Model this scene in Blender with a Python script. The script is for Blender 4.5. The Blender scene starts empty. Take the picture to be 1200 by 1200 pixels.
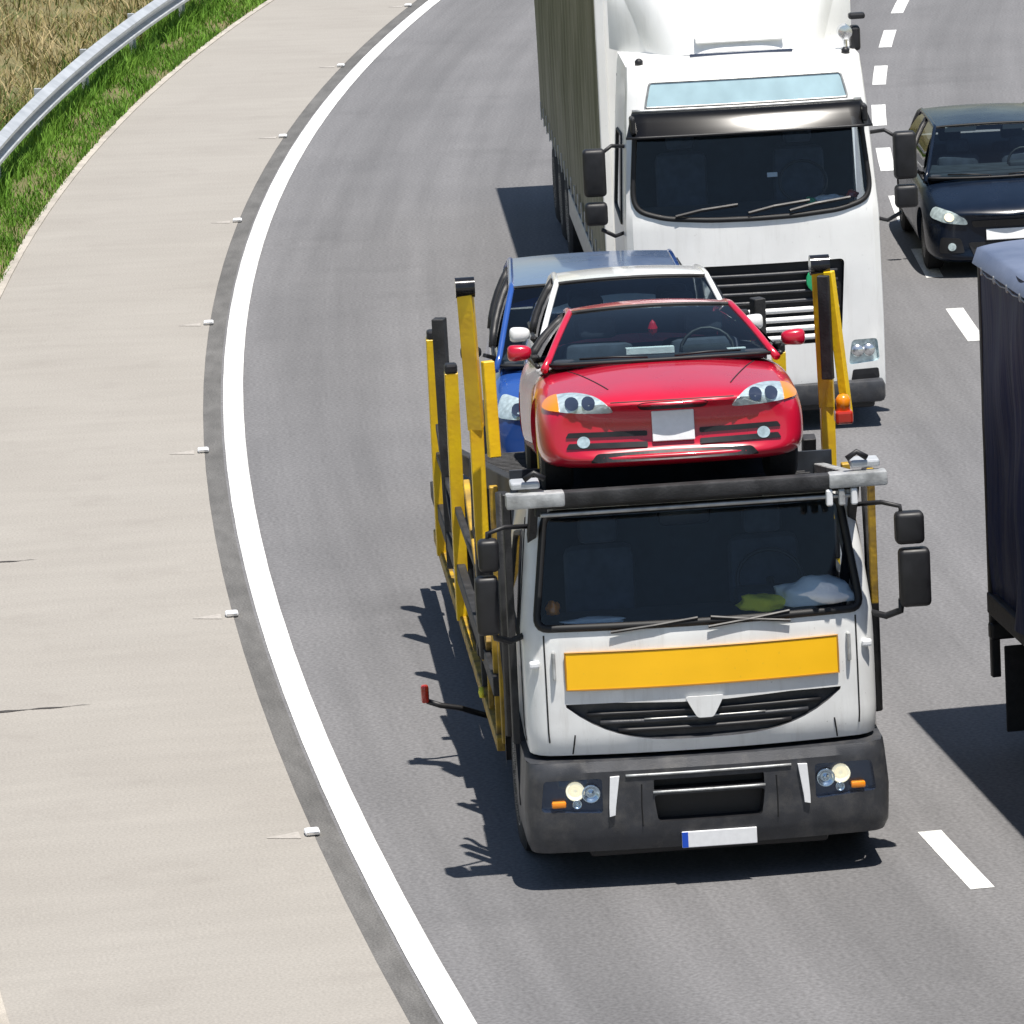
import bpy, bmesh, math, random
import numpy as np
from mathutils import Vector, Matrix
from mathutils.geometry import delaunay_2d_cdt
from mathutils.bvhtree import BVHTree
random.seed(7); np.random.seed(7)
R_ = math.radians
scene = bpy.context.scene
COL = scene.collection

# ------------------------------------------------------------------ camera
CAM_H, PITCH, ROLL, FPX = 10.5, R_(12.24), R_(3.0), 6350.0
fwd = Vector((0, math.cos(PITCH), -math.sin(PITCH))); rgt = Vector((1, 0, 0)); upv = rgt.cross(fwd)
cr = rgt*math.cos(ROLL) - upv*math.sin(ROLL); cu = rgt*math.sin(ROLL) + upv*math.cos(ROLL)
cd = bpy.data.cameras.new('camera'); cam = bpy.data.objects.new('camera', cd); COL.objects.link(cam)
M = Matrix.Identity(4)
for i in range(3):
    M[i][0] = cr[i]; M[i][1] = cu[i]; M[i][2] = -fwd[i]
M[2][3] = CAM_H
cam.matrix_world = M
cd.sensor_width = 36; cd.lens = 36*FPX/1200; cd.clip_start = 0.5; cd.clip_end = 6000
scene.camera = cam
# ------------------------------------------------------------------ sky and sun
SUN = Vector((0.145, -0.25, 1.0)).normalized()
w = bpy.data.worlds.new('World'); scene.world = w; w.use_nodes = True
nt = w.node_tree; bg = nt.nodes['Background']; sky = nt.nodes.new('ShaderNodeTexSky')
sky.sky_type = 'NISHITA'; sky.sun_disc = False
sky.sun_elevation = math.asin(SUN.z); sky.sun_rotation = math.atan2(SUN.x, SUN.y)
sky.air_density = 1.2; sky.dust_density = .6
nt.links.new(sky.outputs[0], bg.inputs[0]); bg.inputs[1].default_value = 0.075
sd = bpy.data.lights.new('sun', 'SUN'); sd.energy = 5.0; sd.angle = R_(0.53); sd.color = (1.0, 0.95, 0.88)
so = bpy.data.objects.new('sun', sd); COL.objects.link(so)
so.rotation_euler = SUN.to_track_quat('Z', 'Y').to_euler(); so.location = (0, 40, 60)
scene.view_settings.view_transform = 'Standard'; scene.view_settings.look = 'None'
scene.view_settings.exposure = 0.40; scene.view_settings.gamma = 1.0; scene.view_settings.use_curve_mapping = False
scene.render.engine = 'CYCLES'

# ------------------------------------------------------------------ materials
def _mat(name):
    m = bpy.data.materials.new(name); m.use_nodes = True
    n = m.node_tree.nodes; return m, n, m.node_tree.links, n['Principled BSDF']
def mat(name, col, rough=0.5, metal=0.0, var=0.0, scale=8.0, bump=0.0, bscale=60.0, coat=0.0, spec=0.5, coords='Object', col2=None, stretch=(1, 1, 1)):
    m, n, l, b = _mat(name)
    b.inputs['Base Color'].default_value = (*col, 1); b.inputs['Roughness'].default_value = rough
    b.inputs['Metallic'].default_value = metal; b.inputs['Coat Weight'].default_value = coat
    b.inputs['Coat Roughness'].default_value = 0.06; b.inputs['Specular IOR Level'].default_value = spec
    tc = n.new('ShaderNodeTexCoord'); mp = n.new('ShaderNodeMapping'); mp.inputs['Scale'].default_value = stretch
    l.new(tc.outputs[coords], mp.inputs[0])
    if var > 0 or col2:
        nz = n.new('ShaderNodeTexNoise'); nz.inputs['Scale'].default_value = scale; nz.inputs['Detail'].default_value = 6
        l.new(mp.outputs[0], nz.inputs[0])
        rp = n.new('ShaderNodeValToRGB'); rp.color_ramp.elements[0].position = .32; rp.color_ramp.elements[1].position = .68
        c2 = col2 or [min(1, c*(1+var)) for c in col]; c1 = col if col2 else [c*(1-var) for c in col]
        rp.color_ramp.elements[0].color = (*c1, 1); rp.color_ramp.elements[1].color = (*c2, 1)
        l.new(nz.outputs[0], rp.inputs[0]); l.new(rp.outputs[0], b.inputs['Base Color'])
        mr = n.new('ShaderNodeMapRange'); mr.inputs[3].default_value = max(.02, rough-.12); mr.inputs[4].default_value = min(1, rough+.12)
        l.new(nz.outputs[0], mr.inputs[0]); l.new(mr.outputs[0], b.inputs['Roughness'])
    if bump > 0:
        nb = n.new('ShaderNodeTexNoise'); nb.inputs['Scale'].default_value = bscale; nb.inputs['Detail'].default_value = 4
        bp = n.new('ShaderNodeBump'); bp.inputs['Strength'].default_value = bump; bp.inputs['Distance'].default_value = .02
        l.new(mp.outputs[0], nb.inputs[0]); l.new(nb.outputs[0], bp.inputs['Height']); l.new(bp.outputs[0], b.inputs['Normal'])
    return m
def glass(name, tint, rough=0.03, ior=1.5):
    m, n, l, b = _mat(name); n.remove(b)
    tr = n.new('ShaderNodeBsdfTransparent'); tr.inputs[0].default_value = (*tint, 1)
    gl = n.new('ShaderNodeBsdfGlossy'); gl.inputs['Roughness'].default_value = rough
    fr = n.new('ShaderNodeFresnel'); fr.inputs[0].default_value = ior
    mx = n.new('ShaderNodeMixShader'); l.new(fr.outputs[0], mx.inputs[0]); l.new(tr.outputs[0], mx.inputs[1]); l.new(gl.outputs[0], mx.inputs[2])
    l.new(mx.outputs[0], n['Material Output'].inputs[0]); return m
def emit(name, col, s):
    m, n, l, b = _mat(name); b.inputs['Base Color'].default_value = (*col, 1); b.inputs['Roughness'].default_value = .15
    b.inputs['Emission Color'].default_value = (*col, 1); b.inputs['Emission Strength'].default_value = s; return m

def road_mat(name, base, dark, light, tracks=None, streak=(0.35, 9.0), grain=220.0, gamp=.35, samp=.75, rough=.85, bumps=.25):
    """uv: u = metres along the road, v = metres across"""
    m, n, l, b = _mat(name); b.inputs['Roughness'].default_value = rough; b.inputs['Specular IOR Level'].default_value = .3
    uv = n.new('ShaderNodeUVMap'); uv.uv_map = 'road'
    def nz(sc, scale, det=5):
        mp = n.new('ShaderNodeMapping'); mp.inputs['Scale'].default_value = sc; l.new(uv.outputs[0], mp.inputs[0])
        t = n.new('ShaderNodeTexNoise'); t.inputs['Scale'].default_value = scale; t.inputs['Detail'].default_value = det; l.new(mp.outputs[0], t.inputs[0]); return t.outputs[0]
    def ramp(src, p0, p1, c0, c1):
        r = n.new('ShaderNodeValToRGB'); r.color_ramp.elements[0].position = p0; r.color_ramp.elements[1].position = p1
        r.color_ramp.elements[0].color = (*c0, 1); r.color_ramp.elements[1].color = (*c1, 1); l.new(src, r.inputs[0]); return r.outputs[0]
    def mixc(f, a, c, mode='MIX'):
        x = n.new('ShaderNodeMix'); x.data_type = 'RGBA'; x.blend_type = mode
        if isinstance(f, float): x.inputs[0].default_value = f
        else: l.new(f, x.inputs[0])
        for i, q in ((6, a), (7, c)):
            if isinstance(q, tuple): x.inputs[i].default_value = (*q, 1)
            else: l.new(q, x.inputs[i])
        return x.outputs[2]
    c = ramp(nz((1, 1, 1), .55, 6), .3, .7, dark, light)
    c = mixc(.62, c, base)
    s = ramp(nz((streak[0], streak[1], 1) if streak[0] < streak[1] else (streak[0], streak[1], 1), 1.0, 5), .35, .65, (.80,)*3, (1.16,)*3)
    c = mixc(samp, c, s, 'MULTIPLY')
    if tracks:
        sp = n.new('ShaderNodeSeparateXYZ'); l.new(uv.outputs[0], sp.inputs[0])
        wv = n.new('ShaderNodeMath'); wv.operation = 'MULTIPLY_ADD'; wv.inputs[1].default_value = tracks[0]; wv.inputs[2].default_value = tracks[1]; l.new(sp.outputs[1], wv.inputs[0])
        cs = n.new('ShaderNodeMath'); cs.operation = 'COSINE'; l.new(wv.outputs[0], cs.inputs[0])
        mr = n.new('ShaderNodeMapRange'); mr.inputs[1].default_value = -1; mr.inputs[3].default_value = tracks[2]; mr.inputs[4].default_value = tracks[3]; l.new(cs.outputs[0], mr.inputs[0])
        c = mixc(.8, c, ramp(mr.outputs[0], 0, 1, (0, 0, 0), (1.4,)*3), 'MULTIPLY') if False else c
        mm = n.new('ShaderNodeMix'); mm.data_type = 'RGBA'; mm.blend_type = 'MULTIPLY'; mm.inputs[0].default_value = 1
        l.new(c, mm.inputs[6]); cb = n.new('ShaderNodeCombineXYZ')
        for i in range(3): l.new(mr.outputs[0], cb.inputs[i])
        l.new(cb.outputs[0], mm.inputs[7]); c = mm.outputs[2]
    g = nz((1, 1, 1), grain, 2)
    c = mixc(gamp, c, ramp(g, .3, .7, (.45,)*3, (1.5,)*3), 'MULTIPLY')
    l.new(c, b.inputs['Base Color'])
    bp = n.new('ShaderNodeBump'); bp.inputs['Strength'].default_value = bumps; bp.inputs['Distance'].default_value = .01
    l.new(g, bp.inputs['Height']); l.new(bp.outputs[0], b.inputs['Normal'])
    return m

MT = dict(
    asphalt=road_mat('asphalt', (.158, .156, .160), (.130, .129, .132), (.182, .180, .182), tracks=(2*math.pi/1.95, 0.3, .93, 1.05), streak=(.12, 3.4), grain=30., gamp=.36, samp=.42),
    asphalt_strip=road_mat('asphalt_strip', (.125, .122, .117), (.075, .073, .070), (.19, .185, .178), streak=(2., 6.), grain=60., gamp=.5),
    concrete=road_mat('brushed_concrete', (.312, .292, .263), (.278, .258, .232), (.342, .322, .292), streak=(4.0, .6), grain=45., gamp=.20, samp=.15, rough=.9),
    kerb=road_mat('kerb_concrete', (.42, .385, .335), (.34, .31, .27), (.47, .43, .38), streak=(3., 3.), grain=90.),
    line=road_mat('road_paint', (.74, .74, .72), (.50, .50, .48), (.82, .82, .80), streak=(1.2, 14.), grain=28., gamp=.32, rough=.6),
    faded=mat('faded_paint', (.375, .350, .318), .8, var=.12, scale=20),
    soil=mat('soil', (.10, .11, .035), .95, col2=(.20, .16, .08), scale=1.5, bump=.6, bscale=20),
    joint=mat('joint_sealant', (.05, .045, .042), .8, var=.3, scale=12),
    zinc=mat('galvanised_steel', (.50, .52, .54), .42, metal=.3, var=.12, scale=5, bump=.08),
    grey_metal=mat('worn_grey_metal', (.42, .43, .43), .5, metal=.3, var=.35, scale=9, bump=.15),
    truck_white=mat('white_cab_paint', (.82, .83, .82), .34, col2=(.74, .745, .735), scale=5, coat=.3),
    white_b=mat('white_lorry_paint', (.84, .84, .82), .34, var=.04, scale=2.5, coat=.4),
    plastic=mat('grey_bumper_plastic', (.040, .042, .048), .45, var=.22, scale=7, bump=.12, bscale=150),
    black=mat('black_plastic', (.012, .012, .014), .5, var=.3, scale=10),
    blackshiny=mat('black_gloss', (.012, .012, .014), .15, var=.2, scale=10),
    rubber=mat('tyre_rubber', (.018, .018, .019), .85, var=.35, scale=14, bump=.3),
    gasket=mat('window_rubber', (.008, .008, .009), .6),
    deckdark=mat('dark_deck_steel', (.035, .035, .037), .6, metal=.3, var=.5, scale=6, bump=.2),
    yellow=mat('yellow_post_paint', (.90, .60, .010), .42, col2=(.76, .46, .015), scale=5, bump=.12, bscale=30, coat=.2),
    yellow_worn=mat('worn_yellow_paint', (.55, .34, .02), .6, col2=(.16, .10, .03), scale=7, bump=.2, bscale=30),
    orange=mat('amber_sign_sheeting', (.95, .52, .004), .5, var=.03, scale=3),
    orange_edge=mat('sign_border', (.42, .20, .02), .5),
    amber=mat('amber_lens', (.85, .26, .01), .2, coat=.6),
    redlens=mat('red_lens', (.45, .03, .015), .25, coat=.5),
    chrome=mat('bright_metal', (.80, .81, .82), .22, metal=.9),
    lampglass=mat('headlamp_glass', (.55, .66, .68), .12, metal=.35, coat=.8, var=.25, scale=25),
    lampdark=mat('lamp_bowl', (.045, .06, .10), .15, metal=.4, coat=.6),
    lit=emit('lit_headlamp', (1.0, .84, .58), .55),
    plate=mat('plate_white', (.86, .87, .88), .45, var=.04, scale=25),
    plateblue=mat('plate_blue', (.01, .08, .55), .4),
    red=mat('red_car_paint', (.52, .004, .028), .30, var=.06, scale=3, coat=.9),
    whitecar=mat('white_car_paint', (.80, .80, .79), .28, var=.03, scale=3, coat=.8),
    blue=mat('blue_car_paint', (.020, .075, .30), .24, var=.06, scale=3, coat=.9),
    blackcar=mat('dark_navy_car_paint', (.005, .010, .022), .25, var=.15, scale=3, coat=.15, spec=.3),
    skyroof=mat('roof_painted_sky_reflection', (.10, .15, .26), .3, var=.06, scale=3, coat=.6),  # blue car's roof: sky reflection painted in as a lighter grey-blue
    interior=mat('dark_interior', (.020, .026, .036), .8, var=.4, scale=6),
    seat=mat('seat_cloth', (.05, .06, .085), .9, var=.3, scale=10),
    wglass=glass('windscreen_glass', (.82, .92, 1.0), ior=1.52),
    cglass=glass('car_glass', (.66, .78, .80), ior=1.7),
    visor=glass('smoked_visor', (.05, .055, .06), .12, 1.5),
    visorblue=mat('pale_blue_panel', (.42, .58, .63), .12, var=.10, scale=4, coat=.6),
    hivis=mat('hi_vis_cloth', (.75, .70, .06), .8, bump=.4, bscale=25),
    cloth=mat('white_cloth', (.80, .82, .84), .85, bump=.3, bscale=25),
    green=mat('green_badge', (.03, .42, .17), .4, var=.1, scale=20),
    rim=mat('steel_rim', (.42, .42, .41), .45, metal=.6, var=.25, scale=12),
)
def specks(key, col, scale, lo, hi, amt, stretch=(1, 1, 1)):
    """road dirt: small uneven spots over a paint"""
    m = MT[key]; n, l = m.node_tree.nodes, m.node_tree.links; b = n['Principled BSDF']; src = b.inputs['Base Color']
    tc = n.new('ShaderNodeTexCoord'); mp = n.new('ShaderNodeMapping'); mp.inputs['Scale'].default_value = stretch; l.new(tc.outputs['Object'], mp.inputs[0])
    t = n.new('ShaderNodeTexNoise'); t.inputs['Scale'].default_value = scale; t.inputs['Detail'].default_value = 5; t.inputs['Roughness'].default_value = .7; l.new(mp.outputs[0], t.inputs[0])
    r = n.new('ShaderNodeMapRange'); r.inputs[1].default_value = lo; r.inputs[2].default_value = hi; r.inputs[4].default_value = amt; l.new(t.outputs[0], r.inputs[0])
    x = n.new('ShaderNodeMix'); x.data_type = 'RGBA'; l.new(r.outputs[0], x.inputs[0]); x.inputs[7].default_value = (*col, 1)
    if src.is_linked: l.new(src.links[0].from_socket, x.inputs[6])
    else: x.inputs[6].default_value = src.default_value
    l.new(x.outputs[2], src)
specks('truck_white', (.16, .14, .12), 34., .66, .74, .6); specks('white_b', (.30, .28, .25), 22., .64, .76, .4)
specks('truck_white', (.42, .40, .36), 2.2, .52, .80, .35, (6, 1, .8)); specks('white_b', (.50, .48, .44), 1.6, .52, .82, .3, (6, 1, .8))
specks('plastic', (.16, .15, .135), 5., .48, .78, .45); specks('line', (.26, .25, .25), 3.0, .56, .74, .5); specks('orange', (.55, .33, .04), 26., .64, .74, .5)
specks('asphalt', (.085, .084, .086), .35, .56, .72, .35, (1, 1, 1)); specks('concrete', (.22, .20, .18), 1.1, .55, .75, .3); specks('red', (.30, .01, .02), 30., .66, .74, .4)
def curtain_mat(name, a, b_, c_, rough=.5):
    m, n, l, b = _mat(name); b.inputs['Roughness'].default_value = rough
    tc = n.new('ShaderNodeTexCoord'); mp = n.new('ShaderNodeMapping'); mp.inputs['Scale'].default_value = (1, 2.2, .22); l.new(tc.outputs['Object'], mp.inputs[0])
    t = n.new('ShaderNodeTexNoise'); t.inputs['Scale'].default_value = 1.6; t.inputs['Detail'].default_value = 7; l.new(mp.outputs[0], t.inputs[0])
    r = n.new('ShaderNodeValToRGB'); e = r.color_ramp.elements; e[0].position = .36; e[0].color = (*a, 1); e[1].position = .66; e[1].color = (*c_, 1)
    x = e.new(.52); x.color = (*b_, 1); l.new(t.outputs[0], r.inputs[0]); l.new(r.outputs[0], b.inputs['Base Color'])
    mp2 = n.new('ShaderNodeMapping'); mp2.inputs['Scale'].default_value = (1, 7, .5); l.new(tc.outputs['Object'], mp2.inputs[0])
    t2 = n.new('ShaderNodeTexNoise'); t2.inputs['Scale'].default_value = 2; t2.inputs['Detail'].default_value = 4; l.new(mp2.outputs[0], t2.inputs[0])
    bp = n.new('ShaderNodeBump'); bp.inputs['Strength'].default_value = .5; bp.inputs['Distance'].default_value = .05; l.new(t2.outputs[0], bp.inputs['Height']); l.new(bp.outputs[0], b.inputs['Normal'])
    return m
MT['olive'] = curtain_mat('olive_curtain', (.078, .082, .046), (.105, .108, .064), (.165, .16, .11))
MT['navy'] = curtain_mat('navy_tarpaulin', (.010, .019, .060), (.018, .030, .085), (.040, .052, .080), .6)
MT['rooftarp'] = mat('blue_grey_roof_sheet', (.095, .12, .19), .5, col2=(.15, .18, .26), scale=2.5, bump=.4, bscale=6)
def grass_mat(name, cols, scale):
    m, n, l, b = _mat(name); b.inputs['Roughness'].default_value = .7; b.inputs['Specular IOR Level'].default_value = .2
    g = n.new('ShaderNodeNewGeometry'); t = n.new('ShaderNodeTexNoise'); t.inputs['Scale'].default_value = scale; t.inputs['Detail'].default_value = 5
    l.new(g.outputs['Position'], t.inputs[0]); ad = n.new('ShaderNodeMath'); ad.operation = 'MULTIPLY_ADD'; ad.inputs[1].default_value = .38; l.new(g.outputs['Random Per Island'], ad.inputs[0])
    sb = n.new('ShaderNodeMath'); sb.operation = 'SUBTRACT'; sb.inputs[1].default_value = .19; l.new(t.outputs[0], sb.inputs[0]); l.new(sb.outputs[0], ad.inputs[2])
    r = n.new('ShaderNodeValToRGB'); e = r.color_ramp.elements; e[0].position = .3; e[1].position = .7
    e[0].color = (*cols[0], 1); e[1].color = (*cols[-1], 1)
    for i, c in enumerate(cols[1:-1]): x = e.new(.3+.4*(i+1)/(len(cols)-1)); x.color = (*c, 1)
    l.new(ad.outputs[0], r.inputs[0]); l.new(r.outputs[0], b.inputs['Base Color'])
    b.inputs['Transmission Weight'].default_value = 0
    return m
MT['grass'] = grass_mat('verge_grass', [(.07, .16, .016), (.105, .23, .022), (.15, .28, .035)], .9)
MT['dry'] = grass_mat('dry_grass', [(.07, .13, .025), (.19, .18, .06), (.33, .26, .12), (.40, .32, .17)], .8)

# ------------------------------------------------------------------ helpers
def link(o, parent=None):
    COL.objects.link(o)
    if parent is not None: o.parent = parent
    return o
def tag(o, label, cat, group=None):
    o['label'] = label; o['category'] = cat
    if group: o['group'] = group
    return o
def thing(name, label, cat, loc=(0, 0, 0), yaw=0., pitch=0., group=None):
    o = bpy.data.objects.new(name, None); link(o); o.location = loc; o.rotation_euler = (pitch, 0, yaw); o.empty_display_size = .3
    return tag(o, label, cat, group)
def obj(name, bm, m, parent=None, smooth=False, ang=None):
    me = bpy.data.meshes.new(name)
    bmesh.ops.recalc_face_normals(bm, faces=bm.faces[:])
    if smooth:
        for f in bm.faces: f.smooth = True
        if ang is not None:
            for e in bm.edges:
                if len(e.link_faces) == 2 and e.calc_face_angle(0) > ang: e.smooth = False
    bm.to_mesh(me); bm.free(); me.materials.append(MT[m] if isinstance(m, str) else m)
    return link(bpy.data.objects.new(name, me), parent)
def struct(o): o['kind'] = 'structure'; return o
def NB(): return bmesh.new()
def box(bm, c, s, bev=0., rot=None, seg=2):
    mt = Matrix.Translation(c) @ (rot.to_4x4() if rot else Matrix.Identity(4)) @ Matrix.Diagonal((*s, 1))
    r = bmesh.ops.create_cube(bm, size=1, matrix=mt)
    if bev > 0:
        es = list({e for v in r['verts'] for e in v.link_edges})
        bmesh.ops.bevel(bm, geom=es, offset=bev, segments=seg, affect='EDGES', profile=.5)
    return bm
def beam(bm, a, b, wx, wz, bev=.006):
    a, b = Vector(a), Vector(b); d = b-a; q = d.to_track_quat('Y', 'Z').to_matrix()
    return box(bm, (a+b)/2, (wx, d.length, wz), bev, q, 1)
def tube(bm, pts, r, n=8, closed=False, cap=True):
    pts = [Vector(p) for p in pts]; k = len(pts); rr = r if isinstance(r, (list, tuple)) else [r]*k; rings = []
    prev = None
    for i, p in enumerate(pts):
        d = (pts[(i+1) % k]-pts[i-1]) if closed else (pts[min(i+1, k-1)]-pts[max(i-1, 0)])
        d.normalize()
        if prev is None: a = d.orthogonal().normalized()
        else:
            a = prev - d*prev.dot(d)
            a = a.normalized() if a.length > 1e-6 else d.orthogonal().normalized()
        prev = a; b = d.cross(a)
        rings.append([bm.verts.new(p+rr[i]*(math.cos(2*math.pi*j/n)*a+math.sin(2*math.pi*j/n)*b)) for j in range(n)])
    for i in range(k if closed else k-1):
        A, B = rings[i], rings[(i+1) % k]
        for j in range(n): bm.faces.new((A[j], A[(j+1) % n], B[(j+1) % n], B[j]))
    if cap and not closed:
        bm.faces.new(rings[0][::-1]); bm.faces.new(rings[-1])
    return bm
def lathe(bm, prof, axis='x', c=(0, 0, 0), n=28):
    c = Vector(c); rings = []
    for (a, r) in prof:
        ring = []
        for j in range(n):
            t = 2*math.pi*j/n; co, si = r*math.cos(t), r*math.sin(t)
            v = (a, co, si) if axis == 'x' else ((co, a, si) if axis == 'y' else (co, si, a))
            ring.append(bm.verts.new(c+Vector(v)))
        rings.append(ring)
    for A, B in zip(rings, rings[1:]):
        for j in range(n): bm.faces.new((A[j], A[(j+1) % n], B[(j+1) % n], B[j]))
    if prof[0][1] > 1e-5: bm.faces.new(rings[0][::-1])
    if prof[-1][1] > 1e-5: bm.faces.new(rings[-1])
    bmesh.ops.remove_doubles(bm, verts=bm.verts[:], dist=1e-5)
    return bm
def grid(bm, fn, nu, nv):
    V = [[bm.verts.new(fn(i/nu, j/nv)) for j in range(nv+1)] for i in range(nu+1)]
    for i in range(nu):
        for j in range(nv): bm.faces.new((V[i][j], V[i+1][j], V[i+1][j+1], V[i][j+1]))
    return bm
def rpoly(pts, r, n=5):
    out = []; k = len(pts)
    for i in range(k):
        p0, p, p1 = Vector(pts[i-1]), Vector(pts[i]), Vector(pts[(i+1) % k])
        a = (p0-p); b = (p1-p); ra = min(r, a.length*.45); rb = min(r, b.length*.45)
        A = p+a.normalized()*ra; B = p+b.normalized()*rb
        for j in range(n+1):
            t = j/n; q = A*(1-t)**2+p*2*t*(1-t)+B*t*t; out.append((q.x, q.y))
    return out
def inside(poly, x, y):
    c = False; k = len(poly); j = k-1
    for i in range(k):
        xi, yi = poly[i]; xj, yj = poly[j]
        if (yi > y) != (yj > y) and x < (xj-xi)*(y-yi)/(yj-yi)+xi: c = not c
        j = i
    return c
def dens(poly, step):
    out = []
    for i, p in enumerate(poly):
        q = poly[(i+1) % len(poly)]; d = math.hypot(q[0]-p[0], q[1]-p[1]); m = max(1, int(d/step))
        for j in range(m): out.append((p[0]+(q[0]-p[0])*j/m, p[1]+(q[1]-p[1])*j/m))
    return out
def cdt(polys, step):
    """triangulate: polys[0] is the outer outline; returns verts, list of (tri, region index)"""
    vs, es = [], []
    polys = [dens(p, step) for p in polys]
    for p in polys:
        s = len(vs); vs += [Vector(q) for q in p]; es += [(s+i, s+(i+1) % len(p)) for i in range(len(p))]
    o = polys[0]; x0 = min(p[0] for p in o); x1 = max(p[0] for p in o); y0 = min(p[1] for p in o); y1 = max(p[1] for p in o)
    nx = max(1, int((x1-x0)/step)); ny = max(1, int((y1-y0)/step))
    for i in range(1, nx):
        for j in range(1, ny):
            x, y = x0+(x1-x0)*i/nx, y0+(y1-y0)*j/ny
            if inside(o, x, y): vs.append(Vector((x, y)))
    V, E_, F, *_r = delaunay_2d_cdt(vs, es, [], 0, 1e-5)
    res = []
    for f in F:
        cx = sum(V[i].x for i in f)/3; cy = sum(V[i].y for i in f)/3
        if not inside(o, cx, cy): continue
        reg = 0
        for k, p in enumerate(polys[1:], 1):
            if inside(p, cx, cy): reg = k
        res.append((f, reg))
    return V, res
def panel(surf, poly, a, b=None, step=.06, bm=None):
    """a piece lying on a surface, at offset a, its rim reaching to offset b"""
    bm = bm or NB(); V, T = cdt([poly], step); S = [surf(v.x, v.y) for v in V]
    used = sorted({i for f, _ in T for i in f}); top = {i: bm.verts.new(S[i][0]+S[i][1]*a) for i in used}
    cnt = {}
    for f, _ in T:
        try: bm.faces.new([top[i] for i in f])
        except ValueError: pass
        for q in range(3):
            e = (f[q], f[(q+1) % 3]); k = tuple(sorted(e)); cnt[k] = cnt.get(k, 0)+1
    if b is not None:
        low = {}
        for k, c in cnt.items():
            if c == 1:
                for i in k:
                    if i not in low: low[i] = bm.verts.new(S[i][0]+S[i][1]*b)
                bm.faces.new((top[k[0]], top[k[1]], low[k[1]], low[k[0]]))
    return bm
class Shell:
    """a wrap-round cab surface: u = metres round the plan from the front centre, v = height"""
    def __init__(s, W, r, bow, depth, wz, yz, drop=0., vref=(0, 1)):
        s.W, s.r, s.bow, s.depth, s.wz, s.yz, s.drop, s.vref = W, r, bow, depth, wz, yz, drop, vref
        s.F = W-r; s.U = s.F+r*math.pi/2+(depth-bow-r)
    def ux(s, x):
        a = abs(x)
        u = a if a <= s.F else s.F+s.r*math.asin(min(1, (a-s.F)/s.r))
        return math.copysign(u, x)
    def uy(s, y, side=1): return side*(s.F+s.r*math.pi/2+(y-s.bow-s.r))
    def P(s, u, v):
        a = abs(u)
        if a <= s.F: x, y = a, s.bow*(a/s.F)**2
        elif a <= s.F+s.r*math.pi/2:
            p = (a-s.F)/s.r; x, y = s.F+s.r*math.sin(p), s.bow+s.r*(1-math.cos(p))
        else: x, y = s.W, s.bow+s.r+(a-s.F-s.r*math.pi/2)
        k = float(np.interp(v, *s.wz))/s.W; yf = float(np.interp(v, *s.yz))
        yy = y+yf*(1-min(1, y/(s.bow+s.r+.5)))
        t = min(1, max(0, (v-s.vref[0])/(s.vref[1]-s.vref[0])))
        return Vector((math.copysign(x*k, u), yy, v-s.drop*t*max(0, yy-.3)))
    def surf(s, u, v):
        p = s.P(u, v); e = .004
        du = s.P(u+e, v)-s.P(u-e, v); dv = s.P(u, v+e)-s.P(u, v-e); n = du.cross(dv)
        return p, n.normalized()
    def xz(s, x, z): return s.surf(s.ux(x), z)
def shell_parts(sh, z0, z1, regions, step=.07):
    """split the shell in body and regions; -> list of bmesh, index 0 = body"""
    V, T = cdt([[(-sh.U, z0), (sh.U, z0), (sh.U, z1), (-sh.U, z1)]]+regions, step)
    P = [sh.P(v.x, v.y) for v in V]; out = []
    for k in range(len(regions)+1):
        bm = NB(); mp = {}
        for f, r in T:
            if r != k: continue
            for i in f:
                if i not in mp: mp[i] = bm.verts.new(P[i])
            bm.faces.new([mp[i] for i in f])
        out.append(bm)
    return out
def roof_cap(bm, sh, z, crown=.05, n=24, m=10):
    rows = []
    for i in range(n+1):
        u = sh.U*(i/n)**.8; a = sh.P(-u, z); b = sh.P(u, z)
        rows.append([bm.verts.new(a.lerp(b, j/m)+Vector((0, 0, crown*(1-(2*j/m-1)**2)*min(1, 2.5*i/n)))) for j in range(m+1)])
    for A, B in zip(rows, rows[1:]):
        for j in range(m):
            try: bm.faces.new((A[j], A[j+1], B[j+1], B[j]))
            except ValueError: pass
    bmesh.ops.remove_doubles(bm, verts=bm.verts[:], dist=1e-4)
    return bm
def back_wall(bm, sh, z0, z1):
    a, b, c, d = sh.P(-sh.U, z0), sh.P(sh.U, z0), sh.P(sh.U, z1), sh.P(-sh.U, z1)
    bm.faces.new([bm.verts.new(p) for p in (a, b, c, d)]); return bm
def rim_tube(sh, poly, r, off=0.): return tube(NB(), [sh.surf(*p)[0]+sh.surf(*p)[1]*off for p in dens(poly, .08)], r, 6, closed=True)
def wheel(parent, c, r, wd, side, rimm='rim', dual=False):
    bm = NB(); h = wd/2
    prof = [(-h, r*.60), (-h*.98, r*.86), (-h*.80, r*.975), (-h*.5, r), (h*.5, r), (h*.80, r*.975), (h*.98, r*.86), (h, r*.60)]
    lathe(bm, prof, 'x', (0, 0, 0)); t = obj('wheel', bm, 'rubber', parent, True, .7); t.location = c
    bm = NB(); o = side*h
    lathe(bm, [(o*1.0, r*.61), (o*.85, r*.56), (o*.35, r*.50), (o*.25, r*.30), (o*.75, r*.24), (o*.80, r*.12), (o*.80, 0)], 'x', (0, 0, 0))
    obj('rim', bm, rimm, t, True, .6)
    return t
def at(root_loc, yaw, p):
    c, s = math.cos(yaw), math.sin(yaw)
    return (root_loc[0]+c*p[0]-s*p[1], root_loc[1]+s*p[0]+c*p[1], p[2])

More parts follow.
